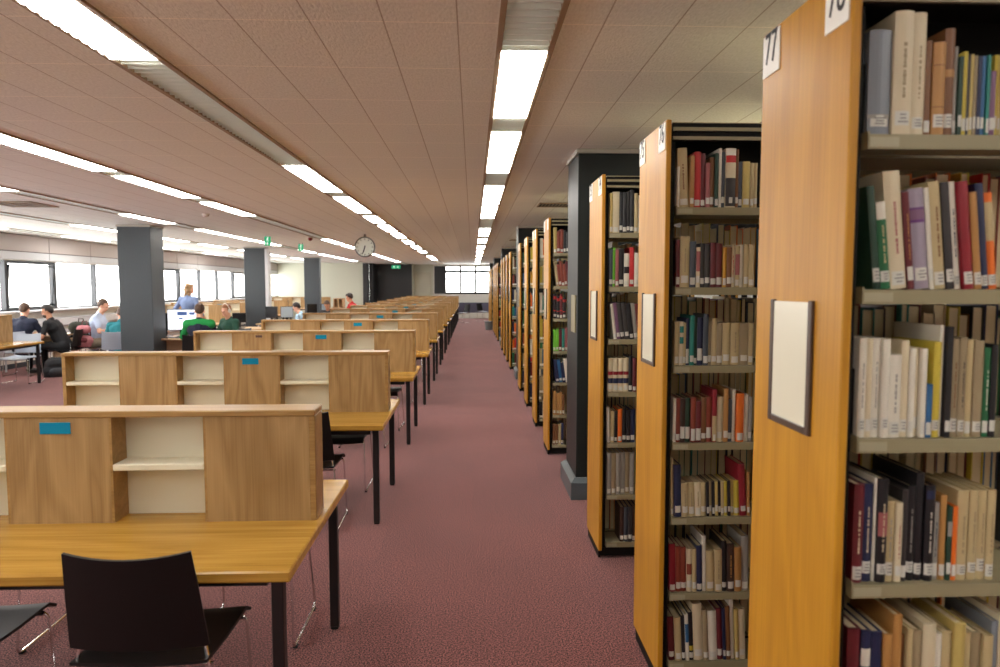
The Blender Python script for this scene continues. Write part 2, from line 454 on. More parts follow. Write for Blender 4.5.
# ------------------------------------------------------------------ light troughs
LIT = {
 5: [(-1.2, .3), (3.18, 4.38), (4.85, 6.48), (7.42, 9.0), (9.28, 10.85), (12.9, 14.8), (15.8, 17.2), (18.5, 20.0), (21.4, 22.8), (24.2, 25.6), (27.2, 28.6), (30.2, 31.4), (32.8, 34)],
 4: [(-1.4, -.2), (.9, 2.2), (2.3, 3.34), (6.26, 7.88), (8.41, 10.1), (10.7, 11.7), (12.3, 13.6), (14.2, 15.5), (16.4, 17.6), (18.7, 20), (21.2, 22.4), (25.2, 29.0)],
 3: [(-.8, .8), (1.4, 3), (3.4, 4.6), (4.9, 6.54), (6.9, 8.48), (9.0, 10.6), (16.05, 17.9), (18.4, 19.9), (20.6, 22.2), (22.8, 24.4), (25.2, 26.8), (27.6, 29.2), (30, 31.6)],
 2: [(-2, -.4), (1, 2.6), (3.6, 5.2), (6.4, 7.94), (10.54, 12.0), (13.3, 14.85), (15.2, 16.8), (17.2, 18.5), (21, 22.6), (23.8, 25.6), (26.4, 28), (29, 30.6)],
 1: [(2, 3.6), (5, 6.6), (8, 9.6), (12.4, 14), (15.4, 17), (18, 19.6), (21, 22.6), (24, 25.6), (27, 28.6)],
 0: [(11.6, 13.2), (15.2, 16.8), (19, 20.6), (23, 24.6)],
 6: [(-2.6, -1.0), (-.4, 1.0), (2.0, 3.5), (4.2, 5.7), (8, 9.6), (12, 13.6), (16, 17.6), (21, 22.6), (26, 27.6)],
 7: [(-1, .6), (3.4, 5), (9, 10.6), (15, 16.6)],
}
WHERE = ['along the window wall', 'over the window desks', 'over the computer desks', 'over the far ends of the study tables', 'over the middle of the study tables', 'along the aisle beside the bookcases', 'over the bookcases', 'over the back of the bookcases']
for i, x in enumerate(STRIPX):
    t = thing('ceiling_light', 'long recessed fluorescent strip light running %s' % WHERE[i], 'ceiling light', (x, 0, ZC), 0, 'recessed strip lights')
    h = MB()
    h.box(-SW-.012, -SW+.012, YB, YF-.02, -.012, .10).box(SW-.012, SW+.012, YB, YF-.02, -.012, .10)
    h.build('housing', M_TROUGH, t)
    lit = LIT[i]; gaps = []; e = YB+.05
    for (a, b) in lit+[(YF-.05, YF)]:
        if a-e > .05: gaps.append((e, a))
        e = b
    for (a, b) in gaps:
        lv = MB(); y = a+.004; vs = []; fs = []; o = 0
        while y < b-.03:
            # one curved blade after another, joined along their top edges
            pr = [(0, .045), (.0, .004), (.004, -.008), (.024, -.004), (.027, .006), (.026, .045)]
            vs += [q for (dy, dz) in pr for q in ((-SW+.012, y+dy, dz), (SW-.012, y+dy, dz))]
            y += .066
        n = len(vs)//12
        for q in range(n):
            for k in range(5): o = 12*q+2*k; fs.append((o, o+1, o+3, o+2))
        # side rails tie the blades together
        m = len(vs)
        for q in range(n-1):
            o = 12*q
            fs += [(o, o+10, o+12), (o+1, o+13, o+11)]
        lv.add(vs, fs); lv.build('louvre', M_LOUV, t, smooth=True)
        MB().tube([(0, a+.06, .083), (0, b-.06, .083)], .013, 8).build('tube', mat('louvre_fill_tube', (.9, .9, .9, 1), .4, emit=((1.0, .98, .93, 1), 2.4)), t)  # unseen glowing tube added above the unlit louvre to brighten its blades
    for (a, b) in lit:
        d = MB(); n = max(4, int((b-a)/.066)); st = (b-a)/n
        # ribbed prismatic cover: shallow scallops across the strip
        vs = []; fs = []
        for k in range(n*4+1):
            yy = a+(b-a)*k/(n*4); z = -.010-.008*abs(math.sin(PI*k/4))
            vs += [(-SW+.013, yy, z), (SW-.013, yy, z), (-SW+.013, yy, .012), (SW-.013, yy, .012)]
        for k in range(n*4):
            o = 4*k
            fs += [(o, o+1, o+5, o+4), (o+2, o+6, o+7, o+3), (o, o+4, o+6, o+2), (o+1, o+3, o+7, o+5)]
        e = 4*n*4; fs += [(0, 2, 3, 1), (e, e+1, e+3, e+2)]
        d.add(vs, fs); d.build('lamp', M_LAMP, t)

# ------------------------------------------------------------------ study tables
TX0, TX1 = -3.12, -.625
def make_table(name='study_table', wood_top=W_TABLE):
    t = thing(name, '', 'table', (-1.87, 0, 0))
    L, R = TX0+1.87, TX1+1.87          # local
    f, b = -.56, .56
    MB().box(L, R, f, b, .686, .727, .006).build('tabletop', wood_top, t)
    ap = MB()
    ap.box(L+.1, R-.1, f+.075, f+.10, .645, .686).box(L+.1, R-.1, b-.10, b-.075, .645, .686)
    ap.box(L+.065, L+.09, f+.1, b-.1, .645, .686).box(R-.09, R-.065, f+.1, b-.1, .645, .686)
    ap.build('frame_rail', M_BLACKM, t)
    for x in (L+.055, R-.083):
        for y in (f+.06, b-.105):
            MB().box(x, x+.042, y, y+.042, .012, .686, .003).build('leg', M_BLACKM, t).data
    for x in (L+.055, R-.083):
        for y in (f+.06, b-.105):
            MB().box(x+.004, x+.038, y+.004, y+.038, 0, .012).build('foot', M_RUB, t)
    # raised divider with alternating pigeonholes
    DL, DR = -3.09+1.87, -.648+1.87; y0, y1 = -.047, .088; z0, z1 = .727, 1.19
    dv = MB()
    dv.box(DL, DR, y0-.006, y1+.006, z1-.026, z1, .004)
    dv.box(DL, DL+.026, y0, y1, z0, z1-.026, .002).box(DR-.026, DR, y0, y1, z0, z1-.026, .002)
    cuts = [-1.092, -1.478, -1.882, -2.252, -2.662]
    for c in cuts: dv.box(c+1.87-.01, c+1.87+.01, y0+.002, y1-.002, z0, z1-.026)
    dvo = dv.build('divider', W_DIVX, t)
    edges = [DR-.026]+[c+1.87 for c in cuts]+[DL+.026]
    for k in range(6):
        xb, xa = edges[k]-(.0 if k == 0 else .01), edges[k+1]+(.01 if k < 5 else 0)
        if k % 2 == 0:     # closed to the near side, open to the far side
            MB().box(xa-.01, xb+(.01 if k else 0), y0+.001, y0+.017, z0, z1-.026).build('front_panel', W_DIV, dvo)
            MB().box(xa, xb, y0+.02, y1-.004, .955, .973, .002).build('shelf', M_LAMIN, dvo)
        else:
            MB().box(xa, xb, y1-.017, y1-.001, z0, z1-.026).build('back_panel', M_LAMIN, dvo)
            MB().box(xa, xb, y0-.001, y1-.018, .942, .970, .004).build('shelf', M_LAMIN, dvo)
    MB().box(-1.75+1.87, -1.628+1.87, y0-.003, y0+.001, 1.098, 1.145, .001).build('number_plate', M_TEAL, dvo)
    return t
proto = make_table()
ROWS = 13
for n in range(ROWS):
    t = proto if n == 0 else dup(proto)
    t.location = (-1.87, 2.875+2.46*n, 0)
    if n == 0: lab = 'large light-oak study table with pigeonhole divider, closest of its row to the camera'
    elif n == ROWS-1: lab = 'light-oak study table with pigeonhole divider, last of its row before the end wall'
    else: lab = 'light-oak study table with pigeonhole divider, %s one back along the aisle' % ORD[n]
    tag(t, lab, 'table', 'study tables in a row along the aisle')
st = MB().box(-2.4+1.87-.0, -2.33+1.87, -.079, -.073, 1.12, 1.145).build('sticker', mat('brown_sticker', srgb(86, 60, 50), .5))
tab3 = [o for o in bpy.data.objects if o.get('label', '').startswith('light-oak study table') and ', third one' in o['label']][0]
dv3 = [c for c in tab3.children if c.name.startswith('divider')][0]
st.parent = dv3
for n, o in enumerate([o for o in bpy.data.objects if o.get('group') == 'study tables in a row along the aisle']): pass

# ------------------------------------------------------------------ chairs
def make_chair(name, shell, label=''):
    t = thing(name, label, 'chair')
    # seat: gently dished shell with rolled front edge
    def sheet(fn, nu, nv, th, nm):
        m = MB(); P = [[Vector(fn(u/nu, v/nv)) for u in range(nu+1)] for v in range(nv+1)]
        vs = []; fs = []
        for side in (0, 1):
            for v in range(nv+1):
                for u in range(nu+1):
                    du = P[v][min(u+1, nu)]-P[v][max(u-1, 0)]; dv_ = P[min(v+1, nv)][u]-P[max(v-1, 0)][u]
                    nn = du.cross(dv_).normalized()
                    vs.append(P[v][u]+nn*(th/2 if side else -th/2))
        W = nu+1; S = W*(nv+1)
        for v in range(nv):
            for u in range(nu):
                a = v*W+u
                fs.append((a, a+W, a+W+1, a+1)); fs.append((S+a, S+a+1, S+a+W+1, S+a+W))
        for u in range(nu):
            fs.append((u, u+1, S+u+1, S+u)); a = nv*W+u; fs.append((a+1, a, S+a, S+a+1))
        for v in range(nv):
            a = v*W; fs.append((a+W, a, S+a, S+a+W)); a += nu; fs.append((a, a+W, S+a+W, S+a))
        m.add(vs, fs); m.smooth = True
        return m.build(nm, shell, t)
    def seat(u, v):
        x = (u-.5)*2; w = .222+.006*v
        y = -.20+.44*v
        z = .447+.010*x*x-.010*math.sin(PI*v)
        if v > .86: z -= (v-.86)**2*1.6
        return (x*w, y, z)
    def back(u, v):
        x = (u-.5)*2
        w = .226-.020*v-.005*v*v
        z = .505+.344*v
        dip = .018*(x*x-1)*(v**3)
        y = -.215-.055*v+.035*x*x*(1-.3*v)
        return (x*w, y, z+dip)
    sheet(seat, 10, 10, .011, 'seat'); sheet(back, 12, 10, .010, 'backrest')
    fr = MB()
    for s in (-1, 1):
        x = s*.226
        p = [(s*.19, -.15, .58), (s*.20, -.16, .52), (x*.97, -.17, .43), (x+s*.012, -.225, .0115), (x+s*.012, .215, .0115), (x, .185, .425), (s*.15, .17, .432)]
        fr.tube(fillet(p, .035), .0062, 8)
    fr.tube([(-.226, -.15, .425), (.226, -.15, .425)], .006, 8).tube([(-.226, .16, .425), (.226, .16, .425)], .006, 8)
    fr.build('sled_frame', M_CHROME, t)
    for s in (-1, 1):
        for y in (-.19, .18):
            MB().box(s*.238-.010, s*.238+.010, y-.014, y+.014, 0, .012, .002).build('glide', M_RUB, t)
    return t
ch0 = make_chair('sled_chair', M_BLACKP)
used = [False]
def chair(x, y, rz, label, group='black sled chairs at the study tables', src=None):
    if src is None:
        c = ch0 if not used[0] else dup(ch0); used[0] = True
    else: c = dup(src)
    c.location = (x, y, 0); c.rotation_euler = (0, 0, rz)
    tag(c, label, 'chair', group); return c
chair(-1.105, 2.44, 0, 'black plastic sled chair whose whole backrest shows, in front of the closest study table')
chair(-1.89, 2.50, 0.0, 'black plastic sled chair cut by the picture edge, at the closest study table')
def ordt(n): return 'closest' if n == 0 else ORD[n]
for n in range(ROWS):
    y = 2.875+2.46*n
    rj = random.uniform
    if n > 0:
        chair((-1.17 if n == 1 else -1.13)+rj(-.02, .02), y-.43+rj(-.04, .04), rj(-.06, .06),
              'black sled chair at the aisle end, near side of the %s study table back' % ORD[n])
    chair(-1.075 if n == 0 else -1.09+rj(-.03, .03), y+.48 if n == 0 else y+.47+rj(-.05, .04), PI if n == 0 else PI+rj(-.06, .06),
          'black sled chair at the aisle end, far side of the %s study table%s' % (ordt(n), '' if n == 0 else ' back'))
chair(-1.85, 3.35, PI, 'black sled chair second from the aisle, far side of the closest study table')

# ------------------------------------------------------------------ bookcases
CX = .777; CW = .44; CL = 1.9
SHZ = [2.015, 1.69, 1.368, 1.045, .728, .402, .10]
def make_case():
    t = thing('bookcase', '', 'bookcase', (CX, 0, 0))
    # wooden end panels with a softened edge
    for (a, b) in ((0, .021), (CL-.021, CL)):
        MB().box(a, b, 0, CW, .052, 2.36, .003).build('end_panel', W_END, t)
    base = MB()
    base.box(.012, CL-.012, .03, CW-.03, 0.012, .062).box(.004, .017, .03, CW-.03, .0, .052)
    for x in (.06, .95, CL-.08):
        for y in (.06, CW-.1): base.box(x, x+.05, y, y+.04, 0, .02)
    base.build('base', M_DARKST, t)
    cn = MB().box(.03, CL-.03, .015, CW-.015, 2.315, 2.35).box(.03, CL-.03, .02, .04, 2.282, 2.316).box(.03, CL-.03, CW-.04, CW-.02, 2.282, 2.316).box(.03, CL-.03, .212, .228, 2.03, 2.316)
    cn.build('canopy', M_DARKST, t)
    MB().box(.03, CL-.03, .02, CW-.02, 2.3502, 2.354).build('bounce_plate', mat('straw_bounce', srgb(186, 174, 136), .5), t)  # pale sheet added on top to bounce warm light onto the ceiling
    rl = MB().box(.03, CL-.03, .006, .014, 2.318, 2.332).box(.03, CL-.03, CW-.014, CW-.006, 2.318, 2.332)
    rl.box(.03, CL-.03, .012, .02, 2.284, 2.297).box(.03, CL-.03, CW-.02, CW-.012, 2.284, 2.297)
    rl.build('canopy_rail', M_SHELF, t)
    for x in (.03, .955, CL-.052):
        u = MB().box(x, x+.022, .20, .24, .062, 2.315)
        for y in (.035, CW-.06): u.box(x, x+.016, y, y+.025, .062, 2.315)
        u.build('upright', M_DARKST, t)
    for k, z in enumerate(SHZ):
        for bx in (.05, .979):
            w = .90 if bx < .5 else .865
            for sd in (0, 1):
                s = MB()
                ya, yb = (.016, .205) if sd == 0 else (CW-.205, CW-.016)
                s.box(bx, bx+w, ya, yb, z-.008, z)
                yl = ya if sd == 0 else yb-.004
                s.box(bx, bx+w, yl-.001, yl+.005, z-.031, z, .001)
                s.box(bx, bx+.004, ya, yb, z-.031, z+.006).box(bx+w-.004, bx+w, ya, yb, z-.031, z+.006)
                so = s.build('shelf', M_SHELF, t)
                if sd == 0 and bx < .5:
                    MB().box(bx+.004, bx+.066, ya-.0025, ya-.0005, z-.026, z-.006).build('shelf_label', mat('shelf_card', srgb(164, 156, 128), .4), so)
    for (y0, y1) in ((.335, .432), (.012, .108)):
        MB().box(-.003, .001, y0, y1, 2.245, 2.352, .0005).build('number_card', M_PAPER, t)
    h = MB()
    h.box(-.009, .001, .117, .135, 1.352, 1.664, .002).box(-.009, .001, .316, .334, 1.352, 1.664, .002)
    h.box(-.009, .001, .135, .316, 1.352, 1.37, .002)
    ho = h.build('card_holder', M_BRONZE, t)
    MB().box(-.006, .0005, .133, .318, 1.368, 1.660).build('card', M_CARD, ho)
    return t
CASEY = [1.42+1.36*k for k in range(24)]
skip = []
for y in (5.38, 12.38, 19.38, 26.38, 33.0):
    k = min(range(24), key=lambda q: abs(CASEY[q]-y)); skip.append(k)
case0 = make_case(); cases = []
Y = 1.42; idx = 0
CASEPOS = [1.42, 2.78, 4.15, 6.79, 8.146, 9.50, 10.90, 13.75, 15.1, 16.47, 17.83, 20.75, 22.1, 23.47, 24.83, 27.75, 29.1, 30.4, 31.7]
NUMS = {0: ('77', '78'), 1: ('75', '76'), 2: ('73', '74')}
for i, y in enumerate(CASEPOS):
    c = case0 if i == 0 else dup(case0)
    c.location = (CX-(.03 if i >= 3 else 0), y, 0); cases.append(c)
    near = ['wooden-ended double-sided bookcase numbered 77 and 78, closest to the camera',
            'wooden-ended bookcase packed with red and cream books, second along the aisle',
            'narrow-looking wooden-ended bookcase just in front of the dark square column'][i] if i < 3 else \
        'wooden-ended bookcase along the aisle, %s counting from the camera' % ORD[i]
    tag(c, near, 'bookcase', 'bookcases along the aisle')
for i, (a, b) in NUMS.items():
    for txt, yc in ((a, .3835), (b, .06)):
        me = text_mesh(txt, .088); me.materials.append(M_INK)
        o = bpy.data.objects.new('numerals', me); COL.objects.link(o)
        cards = [c for c in cases[i].children if c.name.startswith('number_card')]
        o.parent = cards[0] if yc > .2 else cards[1]
        o.scale = (.82, 1.3, 1); o.location = (-.0035, yc, 2.31); o.rotation_euler = (PI/2, 0, -PI/2)

# ------------------------------------------------------------------ books
COLS = {
 'cream': ((186, 167, 124), 'cream'), 'ivory': ((208, 194, 162), 'ivory'), 'white': ((218, 212, 196), 'white'), 'beige': ((152, 135, 104), 'beige'),
 'grey': ((122, 128, 136), 'grey'), 'lilac': ((150, 138, 152), 'lilac'), 'tan': ((176, 128, 70), 'tan'), 'brown': ((118, 76, 42), 'brown'),
 'dbrown': ((58, 38, 28), 'dark brown'), 'maroon': ((98, 28, 34), 'maroon'), 'crimson': ((140, 26, 40), 'crimson'), 'red': ((186, 38, 38), 'red'),
 'rust': ((134, 58, 40), 'rust-red'), 'rose': ((160, 92, 92), 'dusty pink'), 'orange': ((224, 110, 32), 'orange'), 'mustard': ((198, 146, 46), 'mustard'),
 'yellow': ((196, 176, 62), 'yellow'), 'straw': ((190, 168, 98), 'straw-yellow'), 'green': ((28, 98, 58), 'green'), 'lime': ((110, 190, 50), 'lime-green'),
 'dgreen': ((32, 62, 46), 'dark green'), 'teal': ((34, 128, 116), 'teal'), 'blue': ((44, 96, 140), 'blue'), 'navy': ((30, 38, 72), 'navy'),
 'slate': ((66, 74, 84), 'slate'), 'black': ((24, 22, 26), 'black'), 'char': ((52, 48, 48), 'charcoal'), 'mauve': ((120, 84, 112), 'mauve'), 'purple': ((96, 44, 110), 'purple'),
 'silver': ((150, 146, 138), 'silver-grey'),
}
def cmat(c): return mat('cover_'+c, srgb(*COLS[c][0]), .42, var=.08)
CASENAME = ['bookcase numbered 78', 'second bookcase', 'third bookcase', 'fourth bookcase', 'fifth bookcase', 'sixth bookcase', 'seventh bookcase']
SHNAME = ['top shelf', 'second shelf down', 'third shelf down', 'fourth shelf down', 'fifth shelf down', 'sixth shelf down', 'bottom shelf']
NB = [0]
def make_book(w, h, dpt, c, detail, lab_h=None, band=None, seed=0, title=None, pages=None):
    """spine faces -Y; origin at bottom left front corner; w along X, dpt along Y, h up"""
    rnd = random.Random(seed)
    bt = min(.0028, w*.16)
    cv = MB()
    # spine with a slightly rounded front, then the two boards
    n = 6 if w > .012 else 4; r = min(.006, w*.22)
    outer = [(w*k/n, -r*math.sin(PI*k/n)) for k in range(n+1)]
    prof = outer+[(w, dpt), (w-bt, dpt), (w-bt, .004), (bt, .004), (bt, dpt), (0, dpt)]
    m = len(prof)
    vs = [(x, y, 0) for x, y in prof]+[(x, y, h) for x, y in prof]
    fs = [(k, (k+1) % m, m+(k+1) % m, m+k) for k in range(m)]
    # end caps as quads: spine fan, boards
    sp = list(range(n+1)); i_r = n+1; i_ri = n+2; i_rf = n+3; i_lf = n+4; i_li = n+5; i_l = n+6
    for o in (0, m):
        fs.append(tuple(o+q for q in sp+[i_rf, i_lf]))
        fs.append((o+n, o+i_r, o+i_ri, o+i_rf)); fs.append((o+0, o+i_lf, o+i_li, o+i_l))
    cv.add(vs, fs)
    b = cv.build('book', cmat(c))
    MB().box(bt, w-bt, .004, dpt-.004, .003, h-.004).build('page_block', pages or M_PAGES, b)
    if detail >= 1:
        lh = lab_h or rnd.uniform(.022, .030); lz = rnd.uniform(.006, .02)
        f = .92
        sl = MB()
        k0 = [(x*f+w*(1-f)/2, y-.0006) for x, y in outer]
        vs = [(x, y, lz) for x, y in k0]+[(x, y, lz+lh) for x, y in k0]
        sl.add(vs, [(k, k+1, n+1+k+1, n+1+k) for k in range(n)])
        lo = sl.build('spine_label', mat('label_paper', srgb(206, 204, 194), .5), b)
        if detail >= 2 and w > .014:
            ln = MB()
            for q in range(3):
                ww = w*rnd.uniform(.3, .55); z = lz+lh*(.75-.25*q); yy = -r-.0011
                ln.box(w/2-ww/2, w/2+ww/2, yy, yy+.0012, z-.0012, z+.0012)
            ln.build('label_print', mat('grey_print', srgb(120, 120, 118), .6), lo)
    if band:
        for (z0, z1, bc) in band:
            k0 = [(x, y-.0004) for x, y in outer]
            vs = [(x, y, h*z0) for x, y in k0]+[(x, y, h*z1) for x, y in k0]
            MB().add(vs, [(k, k+1, n+1+k+1, n+1+k) for k in range(n)]).build('spine_band', cmat(bc), b)
    if title and w > .012:
        tm = MB(); z = h*.3
        while z < h*.74:
            l = rnd.uniform(.003, .009); ww = w*rnd.uniform(.10, .17)
            yy = -r-.0006
            tm.box(w/2-ww/2, w/2+ww/2, yy, yy+.0012, z, z+l); z += l+rnd.choice((.0012, .0012, .0012, .005))
        tm.build('title_print', mat('print_'+title, srgb(*COLS[title][0]), .5), b)
    return b
def put_row(ci, si, unit, specs, x0, lean=0, detail=1, jit=.012, extra=()):
    """specs: (thickness, height, colour[, opts]) in `unit` metres"""
    z = SHZ[si]; x = x0-(.03 if ci >= 3 else 0); th = math.radians(lean)
    allspecs = list(specs)+[(e[0]/unit, e[1]/unit)+tuple(e[2:]) for e in extra]
    n = 0
    for sp in allspecs:
        o = sp[3] if len(sp) > 3 else {}
        w, h, c = sp[0]*unit, sp[1]*unit, sp[2]
        w = max(w-.0008, .005)
        NB[0] += 1
        dp = min(.172, max(.12, h*.72)); rnd = random.Random(NB[0]*13+5)
        dpt = o.get('d', dp*rnd.uniform(.92, 1.04))
        b = make_book(w, h, dpt, c, detail, o.get('lab'), o.get('band'), NB[0], o.get('title'))
        a = math.radians(o['lean']) if 'lean' in o else th
        y = CASEPOS[ci]+.026+o.get('y', rnd.uniform(0, jit))
        b.rotation_euler = (0, -a, 0)
        if a >= 0:
            b.location = (x, y, z+.0005); adv = w/math.cos(a)
        else:
            b.location = (x+0, y, z+.0005+w*math.sin(-a)); adv = w/math.cos(a)
        size = ('thick ' if w > .032 else 'slim ' if w < .014 and h >= .175 else '')+('tall ' if h > .235 else 'small ' if h < .175 else '')
        lb = '%s%s book, %s from the end panel, %s of %s' % (size, COLS[c][1], ORD[n], SHNAME[si], CASENAME[ci])
        if o.get('desc'): lb = '%s book %s, %s from the end panel, %s of %s' % (COLS[c][1], o['desc'], ORD[n], SHNAME[si].replace(' down', ''), CASENAME[ci].replace('numbered ', ''))
        tag(b, lb, 'book', 'books on the %s of %s' % (SHNAME[si], CASENAME[ci]))
        x += adv+.0012; n += 1
    return x
BX = CX+.053
# --- bookcase 77/78 (side facing the camera)
u = .000516
put_row(0, 0, u, [(95, 420, 'grey', {'band': [(.16, .2, 'silver')]}), (80, 492, 'ivory', {'title': 'beige'}), (58, 490, 'ivory', {'title': 'beige'}), (28, 380, 'brown'), (52, 372, 'tan', {'band': [(.3, .31, 'brown'), (.75, .76, 'brown')]}), (45, 432, 'brown', {'band': [(.55, .62, 'tan')]}),
    (14, 362, 'silver'), (18, 320, 'dgreen'), (18, 340, 'yellow'), (12, 330, 'char'), (14, 330, 'straw'), (14, 325, 'beige'), (15, 322, 'navy'), (18, 322, 'blue'), (14, 325, 'teal'), (24, 262, 'mauve'), (18, 330, 'yellow'), (16, 330, 'straw'), (30, 330, 'white')], BX+.004, 0, 2)
u = .000483
put_row(0, 1, u, [(34, 455, 'dgreen'), (44, 385, 'green', {'band': [(.8, .999, 'white')], 'desc': 'with a white top', 'title': 'cream'}), (76, 520, 'ivory', {'title': 'rose'}), (30, 430, 'maroon', {'title': 'tan'}), (70, 445, 'lilac', {'band': [(.66, .69, 'purple'), (.69, .79, 'mauve'), (.79, .81, 'purple')], 'desc': 'with a purple band'}), (22, 450, 'white', {'title': 'char'}), (52, 478, 'cream', {'title': 'brown'}), (36, 475, 'char'), (36, 478, 'white', {'title': 'slate'}), (44, 478, 'crimson'), (34, 430, 'tan'), (38, 470, 'navy'), (40, 430, 'orange', {'band': [(.5, .9, 'cream')]})], BX+.030, 6.0, 2)
u = .000483
put_row(0, 2, u, [(34, 450, 'white', {'title': 'silver'}), (26, 448, 'ivory'), (38, 448, 'white', {'title': 'silver'}), (34, 445, 'white'), (60, 375, 'white', {'title': 'silver'}), (36, 438, 'ivory'), (26, 402, 'white', {'title': 'slate'}), (22, 402, 'ivory'), (24, 402, 'white', {'title': 'slate'}), (28, 242, 'blue', {'d': .11, 'y': 0}), (36, 432, 'yellow'), (22, 505, 'white', {'y': .012}), (26, 500, 'black', {'title': 'straw'}), (38, 445, 'beige', {'title': 'brown'}), (32, 452, 'beige', {'title': 'char'}), (30, 440, 'cream'), (44, 438, 'beige'), (30, 405, 'green', {'title': 'white'}), (30, 420, 'black')], BX+.006, 0, 2)
put_row(0, 3, u, [(48, 455, 'maroon', {'title': 'ivory'}), (48, 455, 'navy', {'title': 'ivory'}), (14, 480, 'white'), (44, 480, 'black', {'band': [(.45, .68, 'rose')], 'title': 'ivory', 'desc': 'with a pink panel'}), (40, 372, 'cream', {'title': 'silver'}), (30, 368, 'ivory', {'title': 'rose'}), (28, 425, 'char'), (38, 442, 'black', {'title': 'silver'}), (40, 500, 'black'), (44, 445, 'black', {'band': [(.86, .95, 'navy')], 'title': 'white'}), (30, 360, 'silver', {'title': 'slate'}), (30, 395, 'tan'), (24, 345, 'dgreen', {'band': [(.6, .8, 'silver')]}), (24, 345, 'orange'), (54, 418, 'cream', {'title': 'beige'}), (42, 418, 'cream', {'title': 'beige'}), (40, 418, 'cream', {'title': 'beige'}), (40, 418, 'cream', {'title': 'beige'})], BX+.004, 0, 2)
u = .000366
put_row(0, 4, u, [(80, 570, 'maroon'), (60, 560, 'navy', {'band': [(.6, .8, 'white')]}), (68, 550, 'navy'), (58, 540, 'tan'), (54, 660, 'tan', {'desc': 'standing tall'}), (34, 520, 'brown'), (34, 570, 'cream'), (60, 560, 'beige'), (84, 600, 'ivory'), (44, 530, 'white', {'band': [(.5, .6, 'blue')]}), (64, 540, 'cream'), (72, 600, 'straw'), (50, 530, 'cream'), (60, 530, 'beige'), (60, 520, 'cream'), (40, 600, 'grey'), (50, 640, 'ivory')], BX+.004, 0, 1)
# --- second bookcase
u = .001092
put_row(1, 0, u, [(10, 150, 'white'), (38, 218, 'cream', {'lean': 3, 'title': 'brown'}), (16, 190, 'tan'), (26, 205, 'red'), (17, 200, 'maroon'), (16, 165, 'rose'), (16, 185, 'brown'), (14, 200, 'dgreen'), (12, 218, 'white'), (14, 205, 'slate'), (38, 218, 'ivory', {'band': [(.76, .88, 'red'), (.88, .999, 'white'), (.02, .5, 'char')], 'desc': 'with a red band'}), (12, 215, 'brown'), (14, 170, 'slate'), (28, 170, 'straw'), (14, 165, 'cream'), (14, 165, 'cream')], BX+.002, 0, 1)
put_row(1, 1, u, [(15, 178, 'maroon'), (36, 190, 'cream', {'title': 'beige'}), (24, 172, 'slate'), (16, 150, 'ivory', {'band': [(.4, .9, 'rose')]}), (18, 165, 'char'), (20, 162, 'char'), (22, 168, 'maroon'), (24, 165, 'maroon'), (14, 150, 'mustard'), (19, 150, 'brown'), (14, 160, 'ivory', {'title': 'red'}), (18, 155, 'cream', {'band': [(.3, .8, 'rose')]}), (14, 160, 'white'), (18, 162, 'cream'), (20, 160, 'cream')], BX+.004, 0, 1)
u = .00097
put_row(1, 2, u, [(19, 185, 'cream'), (18, 186, 'ivory', {'band': [(.5, .65, 'teal'), (.75, .9, 'teal')]}), (12, 182, 'cream'), (15, 200, 'navy', {'lab': .06}), (18, 213, 'teal'), (14, 205, 'dgreen'), (24, 204, 'navy', {'lab': .05}), (22, 218, 'slate'), (16, 186, 'beige'), (22, 200, 'cream'), (24, 180, 'beige'), (34, 180, 'cream'), (38, 180, 'cream', {'title': 'beige'}), (38, 178, 'beige'), (20, 178, 'cream')], BX+.004, 0, 1)
put_row(1, 3, u, [(14, 190, 'white'), (18, 190, 'rust'), (22, 190, 'dbrown', {'lab': .05}), (22, 190, 'dgreen', {'lab': .05}), (22, 195, 'rust', {'lab': .05}), (23, 178, 'maroon', {'lab': .05}), (22, 192, 'brown'), (24, 195, 'rust', {'lab': .045}), (20, 228, 'crimson', {'band': [(.02, .5, 'cream')]}), (30, 195, 'ivory'), (20, 232, 'tan'), (18, 185, 'slate'), (16, 225, 'white'), (32, 210, 'orange', {'lab': .03}), (22, 205, 'white'), (15, 195, 'silver')], BX+.002, 0, 1)
u = .001031
put_row(1, 4, u, [(12, 240, 'cream', {'lean': 1}), (30, 215, 'navy'), (28, 140, 'cream', {'title': 'beige'}), (28, 140, 'cream', {'title': 'beige'}), (26, 140, 'ivory', {'title': 'beige'}), (20, 140, 'cream'), (12, 142, 'black'), (12, 142, 'cream'), (12, 142, 'black'), (12, 142, 'straw'), (12, 142, 'black'), (13, 142, 'cream'), (13, 142, 'yellow'), (12, 145, 'black'), (14, 145, 'straw'), (24, 145, 'yellow'), (28, 215, 'crimson', {'lean': 4}), (12, 180, 'tan')], BX+.002, 2.0, 1)
put_row(1, 5, u, [(26, 200, 'crimson'), (22, 190, 'rust'), (22, 185, 'rust'), (22, 180, 'ivory', {'band': [(.4, .65, 'rust')]}), (18, 180, 'cream'), (24, 192, 'navy'), (16, 232, 'white'), (34, 170, 'cream'), (30, 175, 'cream', {'title': 'beige'}), (20, 210, 'black'), (30, 200, 'dbrown', {'title': 'tan'}), (30, 185, 'tan'), (32, 228, 'silver')], BX+.002, 1.5, 1)
u = .00065
put_row(1, 6, u, [(42, 290, 'maroon'), (44, 290, 'cream'), (24, 300, 'black'), (24, 310, 'white', {'band': [(.4, .8, 'blue')]}), (30, 320, 'black', {'band': [(.2, .3, 'yellow')]}), (62, 380, 'ivory'), (34, 340, 'beige'), (58, 330, 'white'), (38, 345, 'maroon'), (20, 350, 'navy'), (30, 360, 'brown'), (28, 420, 'white'), (26, 340, 'straw'), (44, 340, 'ivory')], BX+.004, 3, 1)
